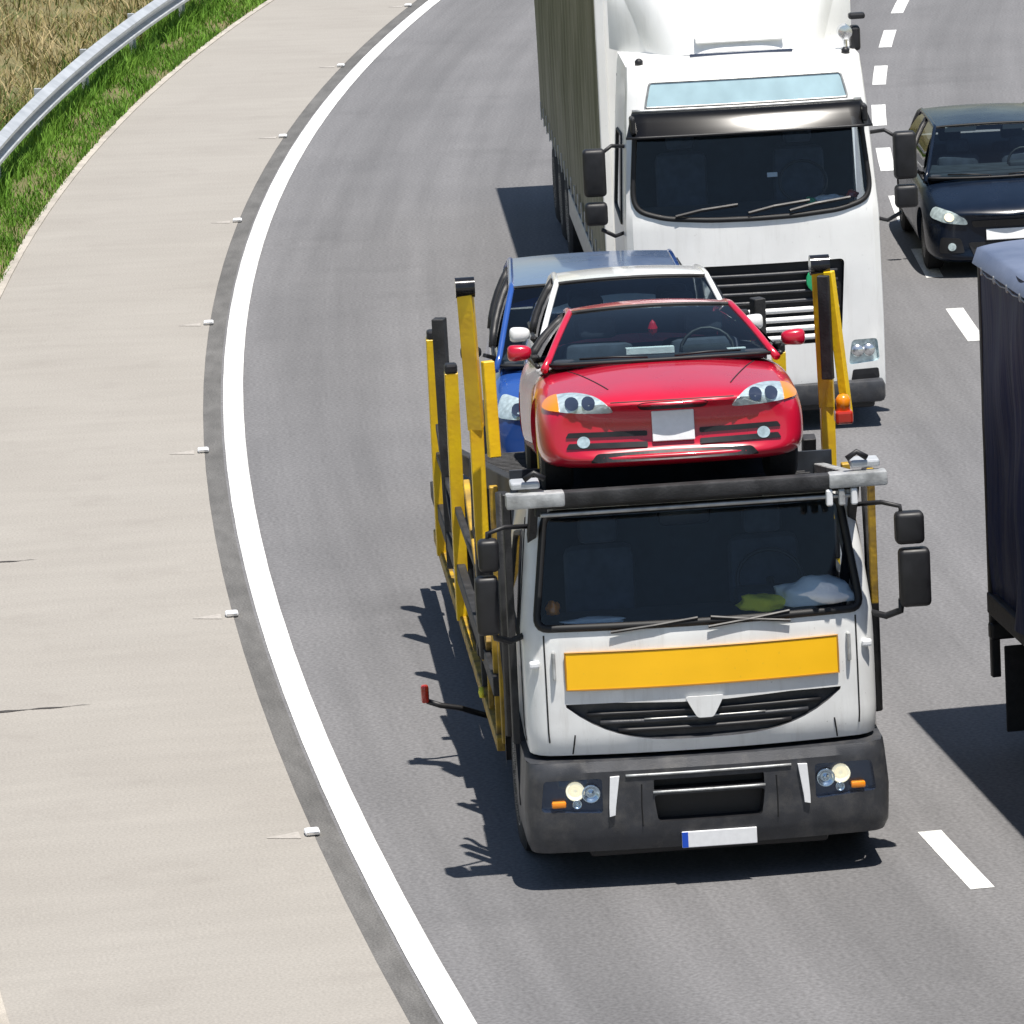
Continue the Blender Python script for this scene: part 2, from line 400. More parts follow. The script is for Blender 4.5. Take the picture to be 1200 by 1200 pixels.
# ------------------------------------------------------------------ the road: a ring about (CX, CY); s = metres along, q = metres outward from the edge line
CX, CY, RE = 163.35, 61.45, 166.285
def rp(s, q, z=0.):
    t = s/RE; r = RE+q
    return Vector((CX-r*math.cos(t), CY+r*math.sin(t), z))
def ribbon(name, s0, s1, q0, q1, z, m, ds=1.5, dq=2.0, parent=None, skirt=0.):
    n = max(1, int((s1-s0)/ds)); k = max(1, int(abs(q1-q0)/dq)); bm = NB(); uvl = bm.loops.layers.uv.new('road')
    V = {}
    for i in range(n+1):
        for j in range(k+1): V[i, j] = (bm.verts.new(rp(s0+(s1-s0)*i/n, q0+(q1-q0)*j/k, z)), (s0+(s1-s0)*i/n, q0+(q1-q0)*j/k))
    for i in range(n):
        for j in range(k):
            ids = [(i, j), (i+1, j), (i+1, j+1), (i, j+1)]
            f = bm.faces.new([V[q][0] for q in ids])
            for lp, q in zip(f.loops, ids): lp[uvl].uv = V[q][1]
    if skirt:
        r = bmesh.ops.extrude_edge_only(bm, edges=[e for e in bm.edges if len(e.link_faces) == 1])
        for v in [g for g in r['geom'] if isinstance(g, bmesh.types.BMVert)]: v.co.z -= skirt
    return obj(name, bm, m, parent)
bm = NB(); grid(bm, lambda u, v: (-1500+3000*u, -600+3600*v, -.12), 30, 36); struct(obj('ground', bm, 'soil'))
struct(ribbon('road', -75, 150, -16.5, .41, 0, 'asphalt'))
struct(ribbon('shoulder', -75, 150, .31, 2.80, .006, 'concrete'))
struct(ribbon('road_joint_strip', -75, 150, .13, .32, .003, 'asphalt_strip'))
struct(ribbon('kerb', -75, 150, 2.80, 2.90, .02, 'kerb', skirt=.12))
struct(ribbon('edge_line', -75, 150, -.10, .105, .008, 'line'))
struct(ribbon('median_edge_line', -75, 150, -15.6, -15.4, .008, 'line'))
for base, off, qq, wd, ln in ((-25.9, 3.92, -3.92, .17, 1.55), (-5.1, 7.77, -7.77, .19, 2.05), (-5.1, 11.6, -11.6, .17, 2.0)):
    for k in range(-8, 26):
        s = base+4.13*k
        if -60 < s < 90: struct(ribbon('lane_dash', s-ln/2, s+ln/2, qq-wd/2, qq+wd/2, .004, 'line', ds=.7))
for s, q0, q1 in ((-13.9, 1.92, 2.80), (-19.35, 1.62, 2.80)):
    bm = NB(); n = 14
    up = [rp(s+.035*math.sin(i*1.7)*.4+.028*(i/n)**.6, q0+(q1-q0)*i/n, .011) for i in range(n+1)]
    lo = [rp(s+.035*math.sin(i*1.3)*.4-.028*(i/n)**.6, q0+(q1-q0)*i/n, .011) for i in range(n+1)]
    A = [bm.verts.new(p) for p in up]; B = [bm.verts.new(p) for p in lo]
    for i in range(n):
        bm.faces.new((A[i], A[i+1], B[i+1], B[i]))
    struct(obj('expansion_joint', bm, 'joint'))
# raised white road studs on the edge of the concrete
studs = []
for k in range(-1, 8):
    s = -23.72+7.08*k; p = rp(s, .32, .006)
    t = thing('road_stud', 'small raised white reflective road stud on the dark strip beside the white edge line', 'road stud', p, -s/RE, group='white studs along the shoulder')
    bm = NB(); box(bm, (0, 0, .022), (.11, .11, .04), .016); obj('stud_body', bm, 'line' if False else 'plate', t)
    bm = NB(); box(bm, (0, -.062, .024), (.09, .008, .02), .002); obj('reflector', bm, 'chrome', t)
    bm = NB(); n = 8
    for i in range(n):
        x0 = -.09-.24*i/n; x1 = -.09-.24*(i+1)/n; h0 = .085*(1-i/n)+.01; h1 = .085*(1-(i+1)/n)+.01
        bm.faces.new([bm.verts.new(q) for q in ((x0, -h0, .004), (x0, h0, .004), (x1, h1, .004), (x1, -h1, .004))])
    obj('paint_tail', bm, 'faded', t)

# ------------------------------------------------------------------ verge, guardrail, grasses
def hgt(q, s):   # ground beyond the kerb
    return .01+.03*math.sin(s*.31+q)+max(0, q-4.2)*.16+.05*math.sin(s*.17+q*1.3)*min(1, max(0, q-3.2))
def bank(name, q0, q1, m, nq):
    bm = NB(); grid(bm, lambda u, v: rp(-75+225*u, q0+(q1-q0)*v, hgt(q0+(q1-q0)*v, -75+225*u) if v > 0 or q0 > 3 else .0), 150, nq)
    return struct(obj(name, bm, m, smooth=True))
bank('verge', 2.88, 3.9, 'soil', 5); bank('embankment', 3.9, 26., 'soil', 22)
def blades(name, n, sr, qr, hr, wr, m, lean, label):
    s = np.random.uniform(*sr, n); q = qr[0]+(qr[1]-qr[0])*np.random.rand(n)**1.15
    # clumping
    keep = (np.sin(s*2.3+np.sin(q*3.1)*2)+np.sin(q*4.7+s*.9)+np.random.normal(0, 1.1, n)) > -.9
    s, q = s[keep], q[keep]; n = len(s)
    t = s/RE; r = RE+q; x = CX-r*np.cos(t); y = CY+r*np.sin(t)
    z = .01+.03*np.sin(s*.31+q)+np.maximum(0, q-4.2)*.16+.05*np.sin(s*.17+q*1.3)*np.clip(q-3.2, 0, 1)-.01
    h = np.random.uniform(*hr, n)*(.7+.5*np.sin(s*1.1)*np.sin(q*1.9)*.6+.2); a = np.random.uniform(0, 2*np.pi, n); wd = np.random.uniform(*wr, n)
    dx, dy = np.cos(a)*wd, np.sin(a)*wd; la = np.random.uniform(0, 2*np.pi, n); lm = np.random.rand(n)*lean*h
    lx, ly = np.cos(la)*lm, np.sin(la)*lm
    V = np.empty((n, 5, 3)); B = np.stack([x, y, z], 1)
    V[:, 0] = B+np.stack([-dx, -dy, 0*x], 1); V[:, 1] = B+np.stack([dx, dy, 0*x], 1)
    mid = B+np.stack([lx*.35, ly*.35, h*.6], 1)
    V[:, 2] = mid+np.stack([dx*.7, dy*.7, 0*x], 1); V[:, 3] = mid-np.stack([dx*.7, dy*.7, 0*x], 1)
    V[:, 4] = B+np.stack([lx, ly, h], 1)
    b = np.arange(n)*5; me = bpy.data.meshes.new(name)
    Q = np.stack([b, b+1, b+2, b+3], 1); T = np.stack([b+3, b+2, b+4], 1)
    me.vertices.add(n*5); me.vertices.foreach_set('co', V.ravel())
    me.loops.add(n*7); me.loops.foreach_set('vertex_index', np.concatenate([Q, T], 1).ravel().astype(np.int32))
    me.polygons.add(n*2); st = np.stack([np.arange(n)*7, np.arange(n)*7+4], 1).ravel()
    me.polygons.foreach_set('loop_start', st.astype(np.int32))
    me.update(calc_edges=True); me.validate(); me.materials.append(MT[m])
    o = link(bpy.data.objects.new(name, me)); o['kind'] = 'stuff'; tag(o, label, 'grass'); return o
blades('verge_grass', 110000, (-45, 55), (2.88, 4.5), (.05, .16), (.005, .011), 'grass', 1.0, 'short green grass on the verge between concrete shoulder and guardrail')
blades('rail_grass', 30000, (-35, 55), (3.50, 4.1), (.15, .38), (.006, .013), 'grass', .9, 'taller green grass growing under the steel crash barrier')
blades('dry_grass', 170000, (-30, 75), (4.0, 17), (.12, .42), (.006, .015), 'dry', 1.5, 'tall dry straw coloured grass behind the guardrail')
gr = thing('guardrail', 'galvanised steel crash barrier running along the grass verge', 'guardrail', (0, 0, 0))
QR = 3.65
prof = [(.03, .36), (.0, .375), (-.085, .425), (-.085, .465), (.01, .51), (.01, .56), (-.085, .605), (-.085, .645), (.0, .695), (.04, .71)]
bm = NB(); rows = []
ss = [-75+.75*i for i in range(261)]
for s in ss: rows.append([bm.verts.new(rp(s, QR+a, z)) for a, z in prof])
for A, B in zip(rows, rows[1:]):
    for j in range(len(prof)-1): bm.faces.new((A[j], A[j+1], B[j+1], B[j]))
obj('rail_beam', bm, 'zinc', gr, True, .9)
pm = None
for i in range(-15, 28):
    s = i*4.0+.6; p = rp(s, QR+.13, .22)
    if pm is None:
        bm = NB(); box(bm, (0, 0, 0), (.10, .055, .95), .006); box(bm, (-.075, 0, .29), (.07, .06, .2), .006)
        o = obj('post', bm, 'zinc', gr); pm = o.data
    else: o = link(bpy.data.objects.new('post', pm), gr)
    o.location = p; o.rotation_euler = (0, 0, math.pi-s/RE if False else -s/RE+math.pi)

# ------------------------------------------------------------------ cars
def subsurf_mesh(name, bm, lev=2, cuts=()):
    me = bpy.data.meshes.new(name); bmesh.ops.recalc_face_normals(bm, faces=bm.faces[:]); bm.to_mesh(me); bm.free()
    o = bpy.data.objects.new(name, me); COL.objects.link(o); md = o.modifiers.new('s', 'SUBSURF'); md.levels = lev; md.render_levels = lev
    tmp = [o]
    for (c, r, wd) in cuts:
        b2 = NB(); lathe(b2, [(-wd/2, r), (wd/2, r)], 'x', c, 36); m2 = bpy.data.meshes.new('cut'); bmesh.ops.recalc_face_normals(b2, faces=b2.faces[:]); b2.to_mesh(m2); b2.free()
        o2 = bpy.data.objects.new('cut', m2); COL.objects.link(o2); tmp.append(o2)
        bo = o.modifiers.new('b', 'BOOLEAN'); bo.operation = 'DIFFERENCE'; bo.object = o2; bo.solver = 'EXACT'
    dg = bpy.context.evaluated_depsgraph_get(); ev = o.evaluated_get(dg)
    out = bpy.data.meshes.new_from_object(ev)
    for t in tmp: bpy.data.objects.remove(t)
    bm2 = NB(); bm2.from_mesh(out); bpy.data.meshes.remove(out); return bm2
def interp(tab, y): return float(np.interp(y, [t[0] for t in tab], [t[1] for t in tab]))
def car(name, label, loc, yaw, pitch, paint, sp):
    t = thing(name, label, 'car', loc, yaw, pitch)
    ys = sp['ys']; bm = NB(); rings = []
    for y in ys:
        wv = interp(sp['w'], y); zc = interp(sp['zc'], y); zb = interp(sp['zb'], y); zt = zc-interp(sp['crown'], y)
        hh = zt-zb; sh = sp.get('tuck', .93)
        half = [(.0, zb), (.82*wv, zb), (.985*wv, zb+.06), (wv, zb+.40*hh), (.995*wv, zb+.70*hh), (sh*wv, zt-.02), (.72*wv, zt+.012), (.35*wv, zc-.006), (0, zc)]
        ring = half+[(-x, z) for x, z in half[-2:0:-1]]
        rings.append([bm.verts.new((x, y+sp.get('vee', .10)*(abs(x)/max(wv, .01))**2*max(0, 1-y/.5) - sp.get('veer', .1)*(abs(x)/max(wv, .01))**2*max(0, 1-(ys[-1]-y)/.5), z)) for x, z in ring])
    for A, B in zip(rings, rings[1:]):
        n = len(A)
        for j in range(n): bm.faces.new((A[j], A[(j+1) % n], B[(j+1) % n], B[j]))
    for rg in (rings[0], rings[-1]):
        k = len(rg)//2
        for j in range(k):   # strip cap
            a, b, c, d = rg[j], rg[j+1], rg[-j-1], rg[-j]
            vs = []
            for v in (a, b, c, d):
                if v not in vs: vs.append(v)
            if len(vs) >= 3: bm.faces.new(vs)
    wr = sp['wr']; cuts = [((sx*(sp['hw']-.05), y, wr), wr+.05, .42) for y in (sp['fa'], sp['ra']) for sx in (-1, 1)]
    b2 = subsurf_mesh(name, bm, 2, cuts)
    for f in b2.faces: f.smooth = True
    for e in b2.edges:
        if len(e.link_faces) == 2 and e.calc_face_angle(0) > .7: e.smooth = False
    bvh = BVHTree.FromBMesh(b2)
    obj('body', b2, paint, t, False)
    me = t.children[0].data
    for p in me.polygons: p.use_smooth = True
    def surf(x, z):
        h = bvh.ray_cast(Vector((x, -3, z)), Vector((0, 1, 0)))
        if h[0] is None:
            q = bvh.find_nearest(Vector((x, .3, z))); return q[0], Vector((0, -1, 0))
        n = h[1]
        if n.y > 0: n = -n
        return h[0], (n+Vector((0, -.6, 0))).normalized()
    def top(x, y):
        h = bvh.ray_cast(Vector((x, y, 3)), Vector((0, 0, -1)))
        return (h[0], Vector((0, 0, 1))) if h[0] else (Vector((x, y, .8)), Vector((0, 0, 1)))
    for y in (sp['fa'], sp['ra']):
        for sx in (-1, 1): wheel(t, (sx*(sp['hw']-.145), y, wr), wr, .21, sx)
    # greenhouse
    g = sp['gh']; wb, yb, zb = g['base']; wt, yt, zt = g['top']; wr_, yr, zr = g['rtop']; wq, yq, zq = g['rbase']
    bb, tb = g.get('bow', (.16, .07)); belt = g['belt']; cr_ = g.get('crown', .035)
    B = lambda s: 1-(2*s-1)**2
    def ws(s, v):
        p = Vector((-wb+2*wb*s, yb-bb*B(s), zb)).lerp(Vector((-wt+2*wt*s, yt-tb*B(s), zt+cr_*.7*B(s))), v); return p+Vector((0, -.03, .03))*4*v*(1-v)*(.4+.6*B(s))
    def rf(s, v):
        p = Vector((-wt+2*wt*s, yt-tb*B(s), zt+cr_*.7*B(s))).lerp(Vector((-wr_+2*wr_*s, yr+tb*.6*B(s), zr+cr_*.5*B(s))), v)
        return p+Vector((0, 0, g.get('arch', .04)*4*v*(1-v)*(.55+.45*B(s))))
    def rw(s, v):
        p = Vector((-wr_+2*wr_*s, yr+tb*.6*B(s), zr+cr_*.5*B(s))).lerp(Vector((-wq+2*wq*s, yq+.1*B(s), zq)), v); return p+Vector((0, .02, .03))*4*v*(1-v)
    obj('windscreen', grid(NB(), ws, 14, 8), 'cglass', t, True)
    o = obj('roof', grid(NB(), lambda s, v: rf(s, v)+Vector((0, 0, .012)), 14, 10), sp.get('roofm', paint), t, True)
    obj('rear_window', grid(NB(), rw, 12, 6), 'cglass', t, True)
    # black sealing band round the windscreen
    bm = NB(); k = 14
    edge = [ws(i/k, 0) for i in range(k+1)]+[ws(1, i/8) for i in range(1, 9)]+[ws(1-i/k, 1) for i in range(1, k+1)]+[ws(0, 1-i/8) for i in range(1, 8)]
    obj('windscreen_seal', tube(bm, edge, .016, 6, closed=True), 'gasket', t, True)
    for sx, s in ((-1, 0.), (1, 1.)):
        low = [ws(s, i/8) for i in range(9)]; rail = [rf(s, i/10) for i in range(11)]; rear = [rw(s, i/6) for i in range(7)]
        low[0] = low[0]+Vector((sx*.02, -.05, -.03))
        obj('pillar', tube(NB(), low+rail[1:]+rear[1:], [.028]+[.024]*8+[.026]*10+[.04]*6, 8), paint, t, True)
        xb = sp['hw']*g.get('bx', .915)
        def sg(a, v, sx=sx, s=s, y0=g['sy'][0], y1=g['sy'][1], f0=g['sf'][0], f1=g['sf'][1]):
            lo = Vector((sx*xb, y0+(y1-y0)*a, belt+g.get('brise', 0)*a)); hi = rf(s, f0+(f1-f0)*a); hi.x += sx*.012; hi.z -= .03
            p = lo.lerp(hi, v); return p+Vector((sx*.03*4*v*(1-v), 0, 0))
        cuts_ = g.get('cuts', [0, .55, 1])
        for a0, a1 in zip(cuts_, cuts_[1:]):
            obj('side_window', grid(NB(), lambda a, v: sg(a0+.012+(a1-a0-.024)*a, v), 6, 5), 'cglass', t, True)
        for a in cuts_[1:-1]: obj('pillar', tube(NB(), [sg(a, i/5) for i in range(6)], .035, 6), 'black', t, True)
        def cp(a, v, sx=sx, s=s):
            b0 = sg(1, v); r0 = rw(s, 1-v); r0 = Vector((r0.x, r0.y, r0.z)); return b0.lerp(r0, a)
        obj('quarter_panel', grid(NB(), cp, 4, 5), paint, t, True)
        # sill trim under glass
        obj('window_trim', tube(NB(), [sg(i/8, 0)+Vector((0, 0, -.005)) for i in range(9)], .018, 6), 'black', t, True)
        # mirror
        mx, my, mz = g['mir']; bm = NB(); bmesh.ops.create_icosphere(bm, subdivisions=3, radius=1)
        for v in bm.verts:
            v.co = Vector((sx*mx+math.copysign(abs(v.co.x)**.6, v.co.x)*.082, my+v.co.y*.06*(1 if v.co.y < 0 else .25), mz+math.copysign(abs(v.co.z)**.6, v.co.z)*.058*(1+.2*sx*v.co.x)))
        mo = obj('mirror', bm, g.get('mirm', paint), t, True)
        obj('mirror_arm', beam(NB(), (sx*(mx-.10), my, mz-.03), (sx*(xb-.01), my+.05, mz-.07), .05, .035), 'black', mo)
        # interior seats
        for yy in (g['base'][1]+.85, g['base'][1]+1.7):
            bm = NB(); box(bm, (sx*.36, yy, belt-.02), (.48, .16, .30), .06); box(bm, (sx*.36, yy+.01, belt+.24), (.26, .10, .15), .04); obj('seat', bm, 'seat', t, True, .6)
    bm = NB(); grid(bm, lambda a, v: Vector(((-1+2*a)*(sp['hw']*.88), yb+.10+(yq-yb-.12)*v, max(belt-.07, interp(sp['zc'], yb+.10+(yq-yb-.12)*v)+.015))), 4, 24)
    bm2 = obj('cabin_floor', bm, 'interior', t)
    bm = NB(); box(bm, (0, yb+.22, zb+.0), (2*wb*.95, .5, .07), .03); box(bm, (-.34 if False else .34, yb+.42, zb+.04), (.34, .16, .09), .03); obj('dashboard', bm, 'interior', t, True, .6)
    bm = NB(); tube(bm, [Vector((.36+.18*math.cos(a), yb+.58+.05*math.sin(a), zb+.03+.17*math.sin(a))) for a in [i*math.pi/9 for i in range(18)]], .014, 6, closed=True); obj('steering_wheel', bm, 'black', t, True)
    for sx in (-1, 1):   # wipers lie on the cowl
        bm = NB(); p0 = ws(.5+sx*.06, .02); p1 = ws(.5+sx*.36, .05); tube(bm, [p0+Vector((0, -.02, .015)), (p0+p1)/2+Vector((0, -.02, .02)), p1+Vector((0, -.015, .012))], .009, 6); obj('wiper', bm, 'black', t, True)
    return t, surf, top, ws
def mirror(poly): return [(-x, z) for x, z in poly][::-1]
def disc(surf, x, z, r, a, m, name, parent, ry=None):
    pl = [(x+r*math.cos(i*math.pi/9), z+(ry or r)*math.sin(i*math.pi/9)) for i in range(18)]
    return obj(name, panel(surf, pl, a, a-.03, step=.05), m, parent, True, .6)

T1L, T1Y = (1.255, 35.95), R_(3.8)
# ---- red coupe on the upper deck, nose up over the cab
spr = dict(ys=[0, .05, .16, .38, .75, 1.15, 1.7, 2.5, 3.2, 3.8, 4.15, 4.33, 4.40], hw=.885,
           w=[(0, .70), (.05, .80), (.16, .845), (.38, .875), (.75, .885), (2.5, .88), (3.6, .885), (4.15, .84), (4.33, .75), (4.4, .62)],
           zc=[(0, .60), (.05, .655), (.16, .705), (.38, .765), (.75, .85), (1.15, .925), (1.7, .90), (2.5, .90), (3.2, .93), (3.8, .98), (4.15, .99), (4.33, .95), (4.4, .86)],
           zb=[(0, .26), (.05, .20), (.16, .17), (.4, .17), (4.15, .20), (4.4, .34)], crown=[(0, .02), (.4, .06), (1.15, .07), (1.7, .03), (4.4, .03)],
           wr=.315, fa=.88, ra=3.42, vee=.14,
           gh=dict(base=(.755, 1.14, .90), top=(.55, 1.93, 1.262), rtop=(.53, 2.95, 1.24), rbase=(.62, 3.85, .985), belt=.90, brise=.06, sy=(1.20, 3.2), sf=(.0, 1.0), cuts=[0, .62, 1], mir=(.92, 1.46, 1.0), arch=.045))
rl = at(T1L, T1Y, (-.125, -.02, 2.80))
redcar, srf, tp, wsf = car('red_coupe', 'red coupe with almond headlights and square white plate over the cab', rl, R_(2.0), R_(-9.8), 'red', spr); redcar.scale = (1.05, 1, .97)
hl = rpoly([(-.84, .600), (-.64, .573), (-.385, .560), (-.39, .590), (-.50, .683), (-.64, .712), (-.79, .690)], .08)
def clipx(poly, x0):
    out = []
    for a, b in zip(poly, poly[1:]+poly[:1]):
        if a[0] < x0: out.append(a)
        if (a[0] < x0) != (b[0] < x0): t = (x0-a[0])/(b[0]-a[0]); out.append((x0, a[1]+t*(b[1]-a[1])))
    return out
ind = clipx(hl, -.728)
for f in (lambda p: p, mirror):
    h = obj('headlight', panel(srf, f(hl), .012, -.02, .025), 'lampglass', redcar, True, .6)
    obj('indicator', panel(srf, f(ind), .018, -.01, .025), 'amber', h, True, .6)
    for cx_ in (-.645, -.540):
        q = f([(cx_+.043*math.cos(i*.45), .632+.041*math.sin(i*.45)) for i in range(14)]); obj('lamp_bowl', panel(srf, q, .020, .0, .04), 'lampdark', h, True, .6)
obj('grille_slot', panel(srf, rpoly([(-.235, .605), (-.205, .570), (.205, .570), (.235, .605), (.20, .620), (-.20, .620)], .03), .006, -.02, .05), 'black', redcar)
for z0, z1, xx in ((.388, .424, .70), (.308, .348, .70)):
    for sx in (-1, 1):
        pl = [(.17, z0), (xx, z0+.012), (xx-.02, z1+.012), (.17, z1)]; pl = pl if sx > 0 else mirror(pl)
        obj('air_intake', panel(srf, rpoly(pl, .01), .010, -.02, .03), 'black', redcar)
obj('air_intake', panel(srf, rpoly([(-.55, .222), (.55, .222), (.50, .275), (-.50, .275)], .02), .014, -.02, .03), 'black', redcar)
for sx in (-1, 1): disc(srf, sx*.585, .365, .042, .014, 'lampglass', 'fog_light', redcar)
po = srf(0, .45)[0].y
bm = NB(); box(bm, (.0, po-.022, .450), (.275, .012, .215), .006); obj('license_plate', bm, 'plate', redcar)
for sx in (-1, 1):   # bonnet creases
    obj('bonnet_seam', tube(NB(), [tp(sx*(.40+.22*i/8), .30+.78*i/8)[0]+Vector((0, 0, -.001)) for i in range(9)], .006, 5), 'gasket', redcar)
obj('bonnet_seam', tube(NB(), [srf(x, .632)[0] for x in [-.40+.05*i for i in range(17)]], .005, 5), 'gasket', redcar)
tagged = tag(obj('air_freshener', lathe(NB(), [(-.05, .004), (-.03, .03), (.0, .036), (.04, .02), (.06, .004)], 'z', (0, 0, 0), 12), 'red'), 'small red ornament hanging inside the windscreen of the red coupe', 'ornament')
tagged.location = redcar.matrix_basis @ Vector((.0, 1.75, 1.12)); tagged.rotation_euler = (0, 0, 0)
for nm, lb, mm, pp, sc in (('paper_sheet', 'white paper lying on the dashboard of the red coupe by its mirror', 'cloth', (.52, 1.26, .945), (.13, .10, .012)), ('folded_cloth', 'pale cloth bundle on the dashboard of the red coupe', 'cloth', (-.05, 1.38, .965), (.34, .12, .05))):
    bm = NB(); box(bm, (0, 0, 0), sc, .004); 
    for v in bm.verts: v.co.z += .012*math.sin(v.co.x*40)*math.cos(v.co.y*33)
    o = tag(obj(nm, bm, mm), lb, nm.split('_')[-1]); o.location = redcar.matrix_basis @ Vector(pp); o.rotation_euler = (R_(-8), 0, R_(2))

# ---- white saloon behind it
spw = dict(ys=[0, .05, .16, .38, .75, 1.2, 1.8, 2.6, 3.3, 3.9, 4.2, 4.35, 4.42], hw=.87,
           w=[(0, .62), (.05, .74), (.16, .80), (.38, .85), (.75, .87), (3.6, .87), (4.2, .82), (4.42, .65)],
           zc=[(0, .66), (.05, .72), (.16, .77), (.38, .82), (.75, .90), (1.2, .98), (1.8, .95), (2.6, .95), (3.4, .97), (4.2, .98), (4.42, .88)],
           zb=[(0, .26), (.05, .21), (.16, .18), (4.2, .2), (4.42, .34)], crown=[(0, .02), (.4, .05), (1.2, .06), (1.8, .03), (4.4, .03)], wr=.31, fa=.88, ra=3.45,
           gh=dict(base=(.77, 1.10, .955), top=(.60, 1.80, 1.385), rtop=(.58, 3.15, 1.37), rbase=(.66, 3.85, 1.0), belt=.95, brise=.02, sy=(1.16, 3.4), sf=(.0, 1.0), mir=(.92, 1.40, 1.03), arch=.035))
wl = at(T1L, T1Y, (.13, 4.6, 1.93))
whitecar, sw, tpw, _ = car('white_saloon', 'white saloon car between the red coupe and blue car on the transporter', wl, R_(1.0), R_(-6), 'whitecar', spw)
hlw = rpoly([(-.80, .62), (-.45, .60), (-.45, .72), (-.74, .76)], .05)
for f in (lambda p: p, mirror):
    h = obj('headlight', panel(sw, f(hlw), .012, -.02, .05), 'lampglass', whitecar, True, .6)
    q = f([(-.60+.05*math.cos(i*.45), .675+.045*math.sin(i*.45)) for i in range(14)]); obj('lamp_bowl', panel(sw, q, .02, 0, .05), 'lampdark', h, True, .6)
obj('grille', panel(sw, rpoly([(-.36, .58), (.36, .58), (.38, .68), (-.38, .68)], .03), .008, -.02, .06), 'black', whitecar)
obj('air_intake', panel(sw, rpoly([(-.6, .28), (.6, .28), (.55, .38), (-.55, .38)], .03), .008, -.02, .06), 'black', whitecar)
# ---- blue people carrier on the trailer
spb = dict(roofm='skyroof', ys=[0, .05, .16, .38, .70, 1.0, 1.7, 2.6, 3.3, 3.8, 4.05, 4.15, 4.2], hw=.90,
           w=[(0, .66), (.05, .78), (.16, .84), (.38, .88), (.75, .90), (3.6, .90), (4.05, .86), (4.2, .74)],
           zc=[(0, .74), (.05, .80), (.16, .86), (.38, .93), (.70, 1.0), (1.0, 1.06), (1.7, 1.02), (2.6, 1.02), (3.4, 1.04), (4.05, 1.06), (4.2, .98)],
           zb=[(0, .28), (.05, .22), (.16, .19), (4.05, .2), (4.2, .34)], crown=[(0, .02), (.4, .05), (1.0, .06), (1.7, .03), (4.2, .03)], wr=.32, fa=.84, ra=3.38,
           gh=dict(base=(.80, .86, 1.03), top=(.66, 1.62, 1.60), rtop=(.64, 3.65, 1.58), rbase=(.72, 4.02, 1.08), belt=1.02, brise=.04, sy=(.92, 3.6), sf=(.0, 1.0), cuts=[0, .4, .78, 1], mir=(1.0, 1.15, 1.12), mirm='black', arch=.03))
bl = at(T1L, T1Y, (.23, 9.35, .78))
bluecar, sb_, tpb, _ = car('blue_people_carrier', 'blue people carrier with sky reflection painted into its roof colour behind the white saloon', bl, R_(0.5), R_(-2), 'blue', spb); bluecar.scale = (1.14, 1, 1)
hlb = rpoly([(-.84, .68), (-.48, .66), (-.50, .80), (-.78, .86)], .05)
for f in (lambda p: p, mirror):
    h = obj('headlight', panel(sb_, f(hlb), .012, -.02, .05), 'lampglass', bluecar, True, .6)
    q = f([(-.66+.055*math.cos(i*.45), .75+.05*math.sin(i*.45)) for i in range(14)]); obj('lamp_bowl', panel(sb_, q, .02, 0, .05), 'lampdark', h, True, .6)
obj('grille', panel(sb_, rpoly([(-.4, .64), (.4, .64), (.42, .74), (-.42, .74)], .03), .008, -.02, .06), 'black', bluecar)
# ---- dark hatchback in the next lane
spk = dict(ys=[0, .05, .16, .38, .75, 1.15, 1.8, 2.6, 3.3, 3.8, 4.1, 4.22, 4.28], hw=.92,
           w=[(0, .66), (.05, .78), (.16, .85), (.38, .90), (.75, .92), (3.6, .92), (4.1, .86), (4.28, .7)],
           zc=[(0, .70), (.05, .76), (.16, .82), (.38, .88), (.75, .96), (1.15, 1.03), (1.8, 1.0), (2.6, 1.0), (3.4, 1.02), (4.1, 1.04), (4.28, .94)],
           zb=[(0, .26), (.05, .19), (.16, .16), (4.1, .2), (4.28, .34)], crown=[(0, .02), (.4, .05), (1.15, .06), (1.8, .03), (4.3, .03)], wr=.325, fa=.90, ra=3.52,
           gh=dict(base=(.81, 1.02, 1.0), top=(.62, 1.78, 1.46), rtop=(.60, 3.45, 1.43), rbase=(.68, 4.0, 1.06), belt=.99, brise=.05, sy=(1.08, 3.4), sf=(.0, 1.0), mir=(1.0, 1.32, 1.08), arch=.035))
darkcar, sk, tpk, _ = car('dark_hatchback', 'dark navy hatchback driving in the lane beside the white lorry', (5.68, 59.3, 0), R_(1.0), 0, 'blackcar', spk)
hlk = rpoly([(-.86, .68), (-.70, .63), (-.46, .60), (-.47, .66), (-.60, .74), (-.80, .79)], .05)
for f in (lambda p: p, mirror):
    h = obj('headlight', panel(sk, f(hlk), .014, -.02, .05), 'lampglass', darkcar, True, .6)
    q = f([(-.66+.05*math.cos(i*.45), .69+.042*math.sin(i*.45)) for i in range(14)]); obj('bulb', panel(sk, q, .02, 0, .05), 'lit', h, True, .6)
    q = f([(-.64+.045*math.cos(i*.45), .36+.045*math.sin(i*.45)) for i in range(14)]); obj('fog_light', panel(sk, q, .014, -.01, .05), 'lampglass', darkcar, True, .6)
    q = f(rpoly([(-.78, .29), (-.50, .29), (-.54, .45), (-.76, .47)], .03)); obj('fog_surround', panel(sk, q, .007, -.01, .05), 'black', darkcar, True, .6)
obj('grille', panel(sk, rpoly([(-.40, .57), (.40, .57), (.42, .645), (-.42, .645)], .03), .008, -.02, .06), 'blackshiny', darkcar)
obj('air_intake', panel(sk, rpoly([(-.40, .25), (.40, .25), (.46, .40), (-.46, .40)], .03), .008, -.02, .06), 'black', darkcar)
po = sk(0, .48)[0].y
bm = NB(); box(bm, (0, po-.03, .485), (.52, .012, .125), .006, Matrix.Rotation(R_(-14), 3, 'X')); obj('license_plate', bm, 'plate', darkcar)
